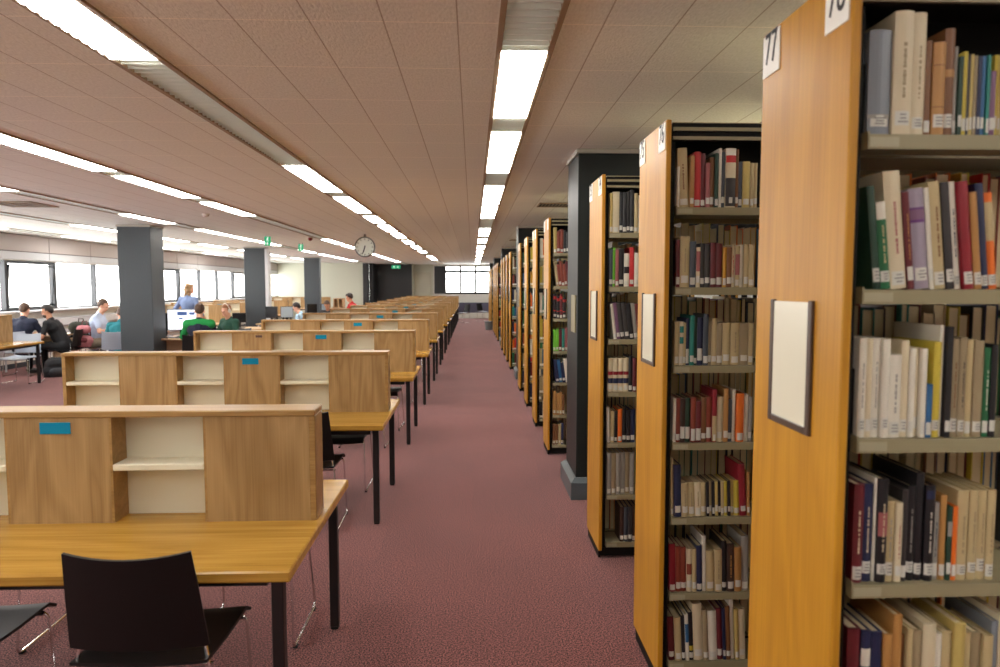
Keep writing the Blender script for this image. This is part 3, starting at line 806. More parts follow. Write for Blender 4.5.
# --- third bookcase
u = .00201
put_row(2, 0, u, [(9, 118, 'straw'), (20, 122, 'ivory'), (10, 120, 'black'), (12, 120, 'black'), (10, 122, 'char'), (12, 128, 'black'), (11, 118, 'cream'), (12, 112, 'white')], BX, 0, 1)
put_row(2, 1, u, [(11, 112, 'slate'), (8, 118, 'lime'), (10, 112, 'rose'), (16, 115, 'black'), (16, 100, 'white', {'band': [(.4, .6, 'black')]}), (15, 118, 'red'), (14, 102, 'white')], BX, 0, 1)
put_row(2, 2, u, [(9, 108, 'white'), (10, 112, 'mauve'), (14, 110, 'char'), (14, 112, 'char'), (14, 108, 'black'), (12, 110, 'silver'), (14, 108, 'maroon')], BX+.035, 7, 1)
u = .0061
put_row(2, 3, u, [(5.2, 34, 'ivory', {'band': [(.25, .4, 'navy'), (.5, .6, 'crimson')]})]*4+[(4, 36, 'black'), (4, 34, 'maroon')], BX, 0, 1)
put_row(2, 4, u, [(3, 36, 'white', {'lean': 2}), (4, 32, 'cream'), (3.5, 32, 'black'), (4.5, 34, 'orange'), (4, 35, 'black'), (4, 33, 'black'), (5, 34, 'navy')], BX, 0, 1)
put_row(2, 5, u, [(4.6, 43, 'silver'), (4.6, 43, 'beige'), (4.6, 43, 'silver'), (4.8, 43, 'silver'), (4.6, 43, 'beige'), (4.6, 43, 'silver')], BX, 0, 1)
put_row(2, 6, u, [(4.2, 36, 'dbrown'), (4.2, 36, 'slate'), (4.2, 36, 'char'), (4.2, 36, 'dbrown'), (4.2, 36, 'slate')], BX+.085, 0, 1)
# --- fourth bookcase and beyond: what the gaps show
R4 = [['straw', 'rust', 'rust', 'black', 'char'], ['cream', 'rust', 'rust', 'rust', 'maroon'], ['black', 'black', 'maroon', 'black'], ['lime', 'lime', 'maroon', 'teal', 'rose'],
      ['navy', 'blue', 'navy', 'white'], ['tan', 'tan', 'tan', 'brown'], ['brown', 'brown', 'cream', 'navy']]
BND = [[], [], [(.78, .9, 'red'), (.3, .34, 'red')], [], [], [(.1, .2, 'cream')], [(.1, .2, 'cream')]]
for s in range(7):
    put_row(3, s, 1, [(random.uniform(.026, .036), random.uniform(.2, .25), c, ({'band': BND[s]} if BND[s] else {})) for c in R4[s]], BX+(.03 if s in (1, 4) else 0), 7 if s in (1, 4) else 0, 1)
PAL = ['navy', 'blue', 'cream', 'orange', 'red', 'teal', 'green', 'ivory', 'black', 'mustard', 'rust', 'white', 'maroon', 'yellow']
class Mass:      # many books as one object, one material slot per cover colour
    def __init__(s): s.v = []; s.f = []; s.m = []; s.mats = []
    def add(s, mb, m):
        o = len(s.v); s.v += mb.v; s.f += [tuple(i+o for i in f) for f in mb.f]
        if m not in s.mats: s.mats.append(m)
        s.m += [s.mats.index(m)]*len(mb.f)
    def book(s, x, y, z, w, h, dp, c, back):
        bt = min(.0028, w*.16)
        Y = lambda a, b: (y-b, y-a) if back else (y+a, y+b)
        cv = MB(); cv.box(x, x+bt, *Y(0, dp), z, z+h).box(x+w-bt, x+w, *Y(0, dp), z, z+h).box(x+bt, x+w-bt, *Y(0, .004), z, z+h)
        s.add(cv, cmat(c)); s.add(MB().box(x+bt, x+w-bt, *Y(.004, dp-.004), z+.003, z+h-.004), M_PAGES)
        s.add(MB().box(x+.001, x+w-.001, *Y(-.0008, 0), z+.01, z+.036), M_PAPER)
    def build(s, name):
        me = bpy.data.meshes.new(name); me.from_pydata(s.v, [], s.f)
        for m in s.mats: me.materials.append(m)
        me.polygons.foreach_set('material_index', s.m)
        bm = bmesh.new(); bm.from_mesh(me); bmesh.ops.recalc_face_normals(bm, faces=bm.faces); bm.to_mesh(me); bm.free()
        o = bpy.data.objects.new(name, me); COL.objects.link(o); return o
PALB = PAL+['char', 'dbrown', 'slate', 'brown', 'beige', 'cream', 'maroon', 'black']
ms = Mass(); rr = random.Random(5)
for ci in range(4, 12):
    for s_ in range(7):
        x = BX-.03
        for _ in range(5 if ci < 7 else 3):
            w, h = rr.uniform(.024, .04), rr.uniform(.19, .25); ms.book(x, CASEPOS[ci]+.03+rr.uniform(0, .01), SHZ[s_]+.0005, w, h, rr.uniform(.13, .16), rr.choice(PAL), False); x += w+.001
for ci in range(0, 4):
    for s_ in range(7):
        x = BX-(.03 if ci >= 3 else 0); xe = BX+(.82, .62, .45, .3)[ci]
        while x < xe:
            w, h = rr.uniform(.02, .038), (rr.uniform(.2, .262) if s_ == 0 else rr.uniform(.25, .287)); ms.book(x, CASEPOS[ci]+CW-.03, SHZ[s_]+.0005, w, h, rr.uniform(.14, .165), rr.choice(PALB), True); x += w+.001
tag(ms.build('books'), 'books seen dimly on the rear sides of the near bookcases and in the distant bookcases', 'books', None, 'stuff')
print('BOOKS', NB[0]); print([o['label'] for o in bpy.data.objects if len(str(o.get('label','')).replace('-',' ').split())>16])
for (si, x, lab) in ((2, CX+.0525, 'black rounded steel bookend at the start of the third shelf, bookcase numbered 78'), (0, CX+.0525, 'black rounded steel bookend beside the grey book, top shelf of bookcase numbered 78')):
    b = MB(); h = .15
    out = [(-.06, 0), (.06, 0), (.06, h-.05)]+[(.06-.05+.05*math.cos(a*PI/10), h-.05+.05*math.sin(a*PI/10)) for a in range(1, 6)]+[(-.06, h)]
    M = Matrix.Rotation(PI/2, 4, 'Z')
    b.poly([(p[0], p[1]) for p in out], -.001, .001, M)
    b.box(-.001, .05, -.06, .06, 0, .0012)
    o = b.build('bookend', M_DARKST); o.location = (x, CASEPOS[0]+.10, SHZ[si]+.0003)
    tag(o, lab, 'bookend')

# ------------------------------------------------------------------ clock, signs, ceiling fittings
ck = thing('wall_clock', 'round white wall clock in a dark rim hung from the ceiling', 'clock', (-2.225, 14.5, 2.486))
MX = Matrix.Rotation(PI/2, 4, 'X')
MB().lathe([(.196, -.04), (.21, -.02), (.21, .03), (.197, .036), (.19, .03), (.19, -.04)], 40, MX).build('rim', mat('clock_rim', srgb(52, 54, 56), .35), ck, smooth=True)
fc = MB().lathe([(.19, .018), (.19, .022)], 40, MX).build('face', mat('clock_face', srgb(222, 228, 218), .4), ck)
tk = MB()
for k in range(12):
    M = Matrix.Rotation(k*PI/6, 4, 'Y'); tk.box(-.006, .006, -.026, -.0225, .145, .178, 0, M)
tk.build('hour_marks', M_INK, fc)
for (nm, L, w, ang) in (('minute_hand', .16, .009, 199), ('hour_hand', .105, .012, 196)):
    M = Matrix.Rotation(math.radians(ang), 4, 'Y'); MB().box(-w, w, -.032, -.028, -.03, L, 0, M).build(nm, M_INK, ck)
MB().box(-.02, .02, -.012, .012, .2, ZC-2.486).build('hanger', mat('hanger_grey', srgb(120, 110, 100), .5), ck)

GREEN = mat('exit_green', srgb(18, 150, 104), .4, emit=(srgb(18, 165, 112), .6)); WLIT = mat('exit_white', srgb(235, 245, 235), .4, emit=((.8, 1, .85, 1), .6))
def exit_sign(x, y, z, w, h, label, vertical=False):
    t = thing('exit_sign', label, 'exit sign', (x, y, z), 0, 'green exit signs')
    MB().box(-w/2, w/2, -.02, .02, -h/2, h/2, .004).build('board', GREEN, t)
    pic = MB()
    def fig(cx, cz, s):
        pic.add([], [])
        pic.lathe([(.13*s, 0), (.13*s, .002)], 10, Matrix.Translation((cx+.1*s, -.0205, cz+.36*s)) @ MX)
        q = lambda a, b, w_: pic.poly([(cx+a[0]*s-w_*s, cz+a[1]*s), (cx+a[0]*s+w_*s, cz+a[1]*s), (cx+b[0]*s+w_*s, cz+b[1]*s), (cx+b[0]*s-w_*s, cz+b[1]*s)], -.022, -.0195)
        q((.05, .22), (-.05, -.08), .09); q((-.02, -.06), (.22, -.22), .06); q((.22, -.2), (.16, -.45), .06)
        q((-.04, -.08), (-.12, -.3), .06); q((-.12, -.28), (-.38, -.34), .06); q((.08, .18), (.32, .02), .05); q((0, .18), (-.26, .05), .05)
    fig(-w*.22 if not vertical else 0, 0 if not vertical else h*.2, min(h*.8, w*.8) if not vertical else w*.75)
    ax, az = (w*.22, 0) if not vertical else (0, -h*.25); s = (h if not vertical else w)*.5
    pic.poly([(ax-.12*s, az+.5*s), (ax+.12*s, az+.5*s), (ax+.12*s, az-.05*s), (ax+.4*s, az-.05*s), (ax, az-.5*s), (ax-.4*s, az-.05*s), (ax-.12*s, az-.05*s)], -.022, -.0195)
    pic.build('pictogram', WLIT, t)
    for s_ in (-1, 1): MB().tube([(s_*w*.35, 0, h/2), (s_*w*.35, 0, ZC-z)], .005).build('hanger', M_BLACKM, t)
exit_sign(-4.42, 15.2, 2.645, .13, .19, 'small green exit sign hanging upright near the second charcoal column', True)
exit_sign(-4.30, 17.6, 2.635, .12, .17, 'small green exit sign hanging further back, right of the other small one', True)
exit_sign(-3.62, 33.0, 2.55, .42, .16, 'wide lit green exit sign in front of the black lobby wall')
a = thing('alarm_sounder', 'small dark red alarm sounder on the ceiling near the exit signs', 'alarm', (-3.58, 15.5, ZC+.002))
MB().lathe([(.05, 0), (.055, -.025), (.045, -.06), (.02, -.078)], 20).build('sounder', mat('alarm_red', srgb(120, 28, 28), .4), a, smooth=True)
MB().lathe([(.065, 0), (.065, -.012)], 20).build('base', M_WHITE, a)
a = thing('smoke_detector', 'small round smoke detector on the ceiling in front of the charcoal columns', 'smoke detector', (-3.95, 10.5, ZC))
MB().lathe([(.055, 0), (.055, -.015)], 20).build('base', M_WHITE, a)
MB().lathe([(.045, -.015), (.04, -.035), (.02, -.045)], 20).build('sensor', M_PANEL, a, smooth=True)
def grille(x, y, w, l, label):
    t = thing('air_vent', label, 'air vent', (x, y, ZC), 0, 'ceiling air vents')
    f = MB(); f.box(-w/2, w/2, -l/2, -l/2+.02, -.012, 0).box(-w/2, w/2, l/2-.02, l/2, -.012, 0).box(-w/2, -w/2+.02, -l/2, l/2, -.012, 0).box(w/2-.02, w/2, -l/2, l/2, -.012, 0)
    f.build('frame', M_TROUGH, t)
    MB().box(-w/2+.02, w/2-.02, -l/2+.02, l/2-.02, -.003, -.001).build('backing', M_DARKST, t)
    s = MB(); x_ = -w/2+.05
    while x_ < w/2-.04:
        s.box(x_, x_+.012, -l/2+.02, l/2-.02, -.011, -.003); x_ += .045
    s.build('slat', M_TROUGH, t)
grille(1.12, 9.1, .52, .42, 'square slatted air vent in the ceiling beside the dark square column')
grille(-5.85, 9.3, .6, .6, 'square air vent in the ceiling by the window side')
grille(1.12, 16.2, .52, .42, 'square slatted air vent in the ceiling further down the aisle')

# ------------------------------------------------------------------ far end of the aisle
bn = thing('waste_bin', 'small grey waste bin on the carpet at the foot of the far bookcases', 'bin', (.62, 26.2, 0))
MB().lathe([(.13, .0), (.16, .30), (.165, .30), (.165, .315), (.15, .315), (.12, .012)], 20).build('bucket', mat('bin_grey', srgb(112, 116, 116), .5), bn, smooth=True)
MB().lathe([(.168, .296), (.172, .31), (.168, .322)], 20).build('rim', M_BLACKM, bn, smooth=True)
chair(-.42, 31.0, PI/2+.6, 'dark chair at the far end of the aisle, left of the window view', 'chairs by the end window')
chair(.50, 32.4, -PI/2-.6, 'dark chair at the far end of the aisle, tucked beside the last dark column', 'chairs by the end window')

# ------------------------------------------------------------------ window side: tables, computers, bags
def panel_desk(name, label, x, y, rz, w, d, group=None, wd=W_PALE):
    t = thing(name, label, 'desk', (x, y, 0), rz, group)
    MB().box(-w/2, w/2, -d/2, d/2, .70, .73, .004).build('desktop', wd, t)
    for s in (-1, 1):
        MB().tube(fillet([(s*(w/2-.05), -d/2+.06, 0.01), (s*(w/2-.05), -d/2+.06, .69), (s*(w/2-.05), d/2-.06, .69), (s*(w/2-.05), d/2-.06, 0.01)], .03), .017, 8).build('leg_frame', M_SILL, t)
    MB().box(-w/2+.05, w/2-.05, -.01, .01, .4, .68).build('modesty_panel', wd, t)
    return t
def monitor(x, y, z, rz, label, screen_m, w=.52, h=.32):
    t = thing('monitor', label, 'computer monitor', (x, y, z), rz)
    MB().box(-w/2, w/2, -.02, .02, .12, .12+h, .006).build('casing', M_BLACKM, t)
    s = MB().box(-w/2+.014, w/2-.014, -.0225, -.0195, .135, .105+h).build('screen', screen_m, t)
    MB().box(-.03, .03, .01, .03, .01, .2).build('stand', M_BLACKM, t)
    MB().box(-.12, .12, -.08, .09, 0, .012, .004).build('base', M_BLACKM, t)
    return t, s
M_SCR = mat('lit_screen', srgb(236, 240, 246), .3, emit=(srgb(232, 238, 248), 1.1)); M_OFF = mat('dark_screen', srgb(28, 30, 34), .2)
# table at the far left, its long side along the windows
t = dup(proto); t.rotation_euler = (0, 0, PI/2); t.location = (-8.0, 11.02, 0)
tag(t, 'light-oak study table by the windows, cut by the left picture edge', 'table')
chg = make_chair('sled_chair', M_GREYP, 'pale grey sled chair pushed in at the end of the window-side study table')
chg.location = (-7.86, 12.28, 0); chg.rotation_euler = (0, 0, PI); tag(chg, None, 'chair', 'pale grey chairs')
# desk of the two students by the window
dk = panel_desk('wooden_desk', 'small wooden desk between the two dark-haired students by the window', -8.55, 14.0, 0, 1.1, .75)
MB().box(.42, .45, -.36, .36, 0, .70, .004).build('side_panel', W_PALE, dk)
MB().box(.45, .62, -.34, .0, .05, .66, .01).build('pedestal', W_PALE, dk)
# desk with the man in pale blue
panel_desk('wooden_desk', 'wooden desk half hidden by the first charcoal column, under the window', -6.95, 14.55, 0, 1.0, .75)
# computer desks
panel_desk('computer_desk', 'wooden computer desk with the lit monitor, right of the first charcoal column', -5.15, 13.1, 0, 1.7, .8)
t, s = monitor(-5.42, 13.2, .73, .0, 'wide monitor with a bright white web page, facing the man in green and navy', M_SCR, .62, .40)
pg = MB().box(-.12, .06, -.0235, -.0222, .40, .47).box(.1, .2, -.0235, -.0222, .41, .46).box(-.1, -.02, -.0235, -.0222, .33, .36)
pg.build('page_pictures', mat('page_blue', srgb(70, 96, 150), .4, emit=(srgb(70, 96, 150), .6)), s)
MB().box(.05, .2, -.0235, -.0222, .2, .26).build('page_banner', mat('page_red', srgb(190, 120, 110), .4, emit=(srgb(190, 120, 110), .6)), s)
monitor(-5.85, 13.35, .73, 0, 'black monitor just right of the first charcoal column', M_OFF, .5, .32)
monitor(-5.3, 15.9, .73, .2, 'small black monitor on the long pale desk behind the headphone wearer', M_OFF, .3, .22)
kb = MB().box(-.22, .22, -.07, .07, 0, .014, .004); ko = kb.build('keyboard', M_BLACKM); ko.location = (-5.42, 12.86, .7305); tag(ko, 'black computer keyboard in front of the bright monitor', 'keyboard')
panel_desk('computer_desk', 'long pale desk beside the second charcoal column', -4.75, 15.9, 0, 2.1, .8)
for i, (x, y) in enumerate(((-5.18, 18.0), (-4.8, 18.05), (-4.72, 20.5), (-4.36, 20.6))):
    monitor(x, y, .73, .3*i, 'grey computer monitor on the desks behind the third column, %s from the camera' % ORD[i], M_OFF if i % 2 == 0 else mat('pale_screen', srgb(150, 166, 180), .3), .32, .3)
panel_desk('computer_desk', 'pale desk with monitors where the man in light blue bends down', -4.55, 18.0, 0, 1.8, .9)
panel_desk('computer_desk', 'pale desk with the pigeonhole box, in front of the person in red', -4.15, 20.9, 0, 1.8, 1.4)
# window carrels in pale wood
t0 = make_table('window_carrel', W_PALE)
for i, (x, y, rz) in enumerate(((-7.6, 18.2, 0), (-7.6, 20.6, 0), (-7.4, 23.4, 0), (-7.3, 29.8, 0))):
    t = t0 if i == 0 else dup(t0)
    t.location = (x, y, 0); t.rotation_euler = (0, 0, rz)
    tag(t, ['pale study carrel behind the standing woman', 'pale study carrel behind the first one, under the windows', 'pale study carrel seen past the second charcoal column', 'pale study carrels against the white far wall'][i], 'carrel', 'pale carrels by the windows')
# pigeonhole box
b = thing('pigeonhole_box', 'small wooden box with four pigeonholes on the desk beside the person in red', 'box', (-4.0, 20.9, .73))
bx = MB(); W, H = .30, .58
for x in (-W/2, -.012, W/2-.025): bx.box(x, x+.025, -.15, .15, 0, H)
for z in (0, H/2-.0125, H-.025): bx.box(-W/2, W/2, -.15, .15, z, z+.025)
bx.box(-W/2, W/2, .13, .15, 0, H).build('carcass', W_PALE, b)

# ------------------------------------------------------------------ people
def fuse(mb, voxel, smooth_iter=2):
    o = mb.build('tmp', None)
    r = o.modifiers.new('r', 'REMESH'); r.mode = 'VOXEL'; r.voxel_size = voxel
    s = o.modifiers.new('s', 'SMOOTH'); s.iterations = smooth_iter; s.factor = .5
    me = bpy.data.meshes.new_from_object(o.evaluated_get(bpy.context.evaluated_depsgraph_get()))
    old = o.data; bpy.data.objects.remove(o); bpy.data.meshes.remove(old)
    me.polygons.foreach_set('use_smooth', [True]*len(me.polygons))
    return me
def link(name, me, m, parent=None):
    o = bpy.data.objects.new(name, me); COL.objects.link(o); me.materials.clear(); me.materials.append(m)
    if parent: o.parent = parent
    return o
SKIN = mat('skin_fair', srgb(224, 172, 146), .5); SKIN2 = mat('skin_olive', srgb(196, 142, 112), .5)
def person(label, loc, rz, shirt, trousers, hair, skin=SKIN, lean=.12, headp=.25, heady=0, stand=False, sleeve='short', hands=((-.14, .46, .77), (.14, .46, .77)), s=1.0, hairlen='short', beard=False, stripe=None, shoes=None, headset=False, bend=None):
    # joints (facing +Y); seated hip height .5
    hz = .93 if stand else .53
    hip = Vector((0, 0, hz)); sp = lambda d: Vector((0, lean*d, hz+d*math.sqrt(max(.2, 1-lean*lean))))
    waist = sp(.18); chest = sp(.38); nb = sp(.52); 
    neck = nb+Vector((0, .02+.03*headp, .07)); hc = neck+Vector((0, .02+.06*headp, .115-.03*headp))
    sh = [nb+Vector((sx*.185, -.01, -.045)) for sx in (-1, 1)]
    hj = [Vector((sx*.09, 0, hz-.02)) for sx in (-1, 1)]
    if stand:
        kn = [Vector((sx*.10, .02, .50)) for sx in (-1, 1)]; an = [Vector((sx*.10, -.02, .085)) for sx in (-1, 1)]
    else:
        kn = [Vector((sx*.12, .42, .53)) for sx in (-1, 1)]; an = [Vector((sx*.12, .40, .085)) for sx in (-1, 1)]
    hd = [Vector(h) for h in hands]
    el = []
    for i in (0, 1):
        mid = (sh[i]+hd[i])/2; d = (hd[i]-sh[i]); L = d.length; a = .29
        q = math.sqrt(max(0.0004, a*a-(L/2)**2)) if L < 2*a else .02
        dirv = Vector(((-1, 1)[i]*.55, -.25, -.8)); dirv = (dirv-d.normalized()*dirv.dot(d.normalized())).normalized()
        el.append(mid+dirv*q)
    B = MB()
    R = Matrix.Translation(hc) @ Matrix.Rotation(heady, 4, 'Z') @ Matrix.Rotation(-headp, 4, 'X')
    # head: skull, jaw, nose, ears
    B.ball((0, -.012, .03), (.074, .094, .098), 16, 12, R); B.ball((0, .028, -.045), (.055, .062, .068), 14, 10, R)
    B.ball((0, .088, -.012), (.013, .018, .022), 8, 6, R)
    for sx in (-1, 1): B.ball((sx*.077, -.008, -.005), (.012, .022, .03), 8, 6, R)
    B.ball((0, .083, -.056), (.024, .010, .010), 8, 6, R); B.ball((0, .074, .022), (.055, .016, .012), 8, 6, R)
    B.cap(nb, hc+Vector((0, -.01, -.03)), .060, .055)
    B.cap(hip, waist, .135, .125); B.cap(waist, chest, .125, .135)
    B.cap(chest+Vector((-.07, 0, 0)), chest+Vector((.07, 0, 0)), .115, .115); B.cap(sh[0], sh[1], .06, .06)
    for i in (0, 1):
        sx = (-1, 1)[i]
        B.cap(sh[i], el[i], .052, .040); 
        fa = (hd[i]-el[i]).normalized(); wr = hd[i]-fa*.07
        B.cap(el[i], wr, .040, .027)
        side = fa.cross(Vector((0, 0, 1))).normalized() if abs(fa.z) < .95 else Vector((1, 0, 0)); up = side.cross(fa)
        B.cap(wr, hd[i], .027, .026); B.cap(hd[i]-side*.022, hd[i]+side*.022, .017, .017)
        for f, (o, l) in enumerate(((-.031, .060), (-.011, .074), (.010, .070), (.030, .054))):
            p0 = hd[i]+side*o+fa*.018; p1 = p0+fa*l*.55-up*.008; p2 = p1+fa*l*.40-up*.022
            B.cap(p0, p1, .0088, .0082, 8); B.cap(p1, p2, .0082, .0072, 8)
        th = -1 if side.x*sx > 0 else 1
        t0 = hd[i]+side*th*.024-fa*.025; t1 = t0+side*th*.022+fa*.03; t2 = t1+fa*.032+side*th*.004-up*.006
        B.cap(t0, t1, .0115, .010, 8); B.cap(t1, t2, .010, .008, 8)
        B.cap(hj[i], kn[i], .082, .056); B.cap(kn[i], an[i], .056, .038)
        B.cap(an[i]+Vector((0, -.03, -.045)), an[i]+Vector((0, .15, -.055)), .032, .026)
    o = link('person', fuse(B, .0075), skin)
    o.location = loc; o.rotation_euler = (0, 0, rz); o.scale = (s, s, s)
    tag(o, label, 'person', 'people studying')
    # clothing
    S = MB(); g = .016
    S.cap(hip+Vector((0, 0, -.02)), waist, .140+g, .128+g); S.cap(waist, chest, .128+g, .135+g)
    S.cap(chest+Vector((-.07, 0, 0)), chest+Vector((.07, 0, 0)), .115+g, .115+g); S.cap(sh[0], sh[1], .064+g*.6, .064+g*.6)
    S.cap(nb+Vector((0, -.005, -.03)), nb+Vector((0, .0, .025)), .07, .066)
    for i in (0, 1):
        if sleeve == 'short': S.cap(sh[i], sh[i].lerp(el[i], .68), .062, .056)
        else:
            wr = hd[i]-(hd[i]-el[i]).normalized()*.10
            S.cap(sh[i], el[i], .062, .052); S.cap(el[i], wr, .052, .038)
    so = link('shirt', fuse(S, .011), shirt, o)
    if stripe:
        Q = MB(); g2 = g+.008
        Q.cap(sh[0]+Vector((0, 0, .0)), sh[1]+Vector((0, 0, .0)), .064+g2, .064+g2)
        Q.cap(chest+Vector((-.07, .01, .085)), chest+Vector((.07, .01, .085)), .112, .112)
        Q.cap(sh[0], el[0], .069, .059)
        link('shoulder_yoke', fuse(Q, .011), stripe, so)
    T = MB()
    T.cap(hip+Vector((-.05, 0, -.02)), hip+Vector((.05, 0, -.02)), .135+.006, .135+.006)
    for i in (0, 1):
        T.cap(hj[i], kn[i], .096, .070); T.cap(kn[i], an[i]+Vector((0, 0, .03)), .070, .056)
    link('trousers', fuse(T, .012), trousers, o)
    for i in (0, 1):
        K = MB(); K.cap(an[i]+Vector((0, -.035, -.04)), an[i]+Vector((0, .16, -.048)), .044, .037); K.cap(an[i], an[i]+Vector((0, .0, -.03)), .045, .042)
        link('shoe', fuse(K, .01), shoes or M_BLACKM, o)
    Hh = MB()
    Hh.ball((0, -.022, .048), (.086, .098, .094), 16, 12, R)
    if hairlen == 'long':
        Hh.ball((0, -.045, -.02), (.102, .085, .10), 14, 10, R); Hh.ball((0, -.02, .05), (.098, .10, .085), 14, 10, R); Hh.ball((0, -.07, -.10), (.065, .05, .07), 12, 9, R); Hh.ball((.02, .05, .085), (.05, .04, .035), 10, 8, R)
        for q in range(14):
            a = q*2.4; Hh.ball((.088*math.sin(a), -.05+.05*math.cos(a), .07-.017*q), .034, 8, 6, R)
    elif hairlen == 'thick':
        Hh.ball((0, .03, .09), (.066, .06, .045), 12, 9, R); Hh.ball((0, -.06, .03), (.078, .06, .08), 12, 9, R)
    else:
        Hh.ball((0, -.06, .015), (.074, .052, .07), 12, 9, R)
    ho = link('hair', fuse(Hh, .009), hair, o)
    # cut the fringe so the face shows: push front-lower vertices inside the skull
    Ri = R.inverted()
    for v in ho.data.vertices:
        l = Ri @ v.co
        if l.y > .02 and l.z < .072: v.co = R @ Vector((l.x*.5, l.y*.2, l.z*.4+.03))
        elif l.y > -.005 and l.z < .01 and hairlen != 'long': v.co = R @ Vector((l.x*.6, l.y*.4, l.z*.4+.02))
    if beard:
        D = MB(); D.ball((0, .040, -.068), (.056, .058, .050), 12, 9, R); link('beard', fuse(D, .008), hair, o)
    for sx in (-1, 1):
        MB().ball((sx*.031, .077, .004), (.011, .008, .007), 8, 6, R).build('eye', M_INK, o)
    MB().ball((0, .092, -.058), (.022, .004, .005), 8, 6, R).build('mouth', mat('lips', srgb(170, 96, 88), .5), o)
    if headset:
        Z = MB(); Z.tube([R @ Vector((.098*math.cos(a*PI/12), -.01, .03+.118*math.sin(a*PI/12))) for a in range(13)], .009, 8)
        for sx in (-1, 1): Z.ball((sx*.092, -.008, 0), (.022, .036, .042), 10, 8, R)
        h_ = Z.build('headphones', M_PAPER)
        h_.location = o.location; h_.rotation_euler = o.rotation_euler; h_.scale = o.scale
        tag(h_, 'white over-ear headphones worn by the young man in the dark green shirt', 'headphones')
    return o
def F(n, c, r=.85): return mat('cloth_'+n, srgb(*c), r, bump=(60, .25, .004), var=.1)
HB = mat('hair_dark', srgb(34, 26, 24), .5, bump=(140, .5, .006)); HBR = mat('hair_brown', srgb(82, 58, 42), .5, bump=(140, .5, .006)); HBL = mat('hair_blonde', srgb(166, 132, 92), .5, bump=(140, .5, .006)); HG = mat('hair_ginger', srgb(150, 98, 60), .5, bump=(140, .5, .006))
NAVY = F('navy', (30, 36, 58)); BLK = F('black', (24, 24, 28)); JEAN = F('denim', (52, 72, 112)); KHAKI = F('khaki', (168, 158, 138)); PBLUE = F('pale_blue', (186, 200, 226)); TEALC = F('teal', (36, 124, 134)); GRN = F('bright_green', (28, 148, 72)); DGR = F('bottle_green', (38, 84, 70)); REDC = F('red', (196, 48, 52)); DNM = F('chambray', (124, 144, 184)); SKY = F('sky_blue', (168, 200, 224)); DKC = F('dark_grey', (48, 48, 52))
WSEAT = 'chairs of the seated students'
# student in navy with his back to the camera
person('seated person in a dark navy sweater with back turned, by the windows', (-8.50, 13.35, 0), 0.05, NAVY, BLK, HBR, SKIN, .12, .15, 0, sleeve='long')
c = dup(chg); c.location = (-8.50, 13.32, 0); c.rotation_euler = (0, 0, .05); tag(c, 'pale grey chair under the person in the navy sweater', 'chair', WSEAT)
person('bearded person in a black T-shirt leaning on a desk by the left windows', (-7.97, 13.75, 0), PI/2+.12, BLK, BLK, HB, SKIN2, .42, .2, .25, hands=((-.16, .50, .78), (.10, .48, .78)), hairlen='thick', beard=True, s=1.0)
chair(-7.93, 13.75, PI/2+.12, 'black chair under the bearded person in the black T-shirt', WSEAT)
person('seated person in a pale blue shirt looking down, left of the first charcoal column', (-7.72, 14.35, 0), -PI/2+.25, PBLUE, KHAKI, HBR, SKIN, .22, .35, -.1, hands=((-.14, .46, .77), (.14, .42, .77)), s=1.05)
chair(-7.76, 14.35, -PI/2+.25, 'chair under the person in the pale blue shirt', WSEAT)
person('person in a teal top and jeans mostly hidden by the first charcoal column', (-6.66, 13.25, 0), .25, TEALC, JEAN, HBR, SKIN, .35, .5, 0, sleeve='long', s=.96)
chair(-6.67, 13.2, .25, 'pale grey chair under the person in teal beside the first charcoal column', WSEAT, chg)
person('standing woman with blonde hair in a blue denim shirt, turned away behind the computers', (-6.42, 15.85, 0), -.35, DNM, BLK, HBL, SKIN, .05, .05, -.6, stand=True, sleeve='long', hands=((-.30, .18, .98), (.30, .18, .98)), hairlen='long', s=.98)
person('person in a green and navy top with back turned at the bright computer screen', (-4.82, 12.32, 0), .18, NAVY, JEAN, HBR, SKIN, .16, .15, 0.1, sleeve='long', stripe=GRN, hands=((-.25, .50, .77), (.16, .46, .77)), s=1.01)
chair(-4.81, 12.26, .18, 'chair under the person in the green and navy top', WSEAT)
person('young man in a dark green shirt wearing white headphones at the computers', (-4.72, 13.75, 0), PI*.82, DGR, BLK, HG, SKIN, .15, .25, 0, sleeve='short', headset=True, hands=((-.16, .42, .77), (.14, .40, .77)), s=.98)
chair(-4.70, 13.78, PI*.82, 'chair under the young man with white headphones', WSEAT)
person('dark-haired person in a light blue shirt bending down behind the study tables', (-4.02, 17.2, 0), PI/2-.1, SKY, NAVY, HB, SKIN, .45, .6, 0, hands=((-.16, .48, .77), (.14, .46, .77)), s=.98)
chair(-3.98, 17.2, PI/2-.1, 'chair under the dark-haired person in light blue', WSEAT)
person('brown-haired person in a dark jacket bowed over a desk before the white far wall', (-4.02, 19.75, 0), PI-.2, DKC, BLK, HBR, SKIN2, .35, .6, .3, sleeve='long', s=.96)
chair(-4.02, 19.8, PI-.2, 'chair under the brown-haired person in the dark jacket', WSEAT)
person('person with dark hair in a red T-shirt before the white far wall', (-3.56, 21.3, 0), PI/2-.15, REDC, BLK, HB, SKIN2, .25, .3, 0, s=1.08, hairlen='thick', hands=((-.16, .48, .77), (.14, .46, .77)))
chair(-3.52, 21.3, PI/2-.15, 'chair under the person in the red T-shirt', WSEAT)

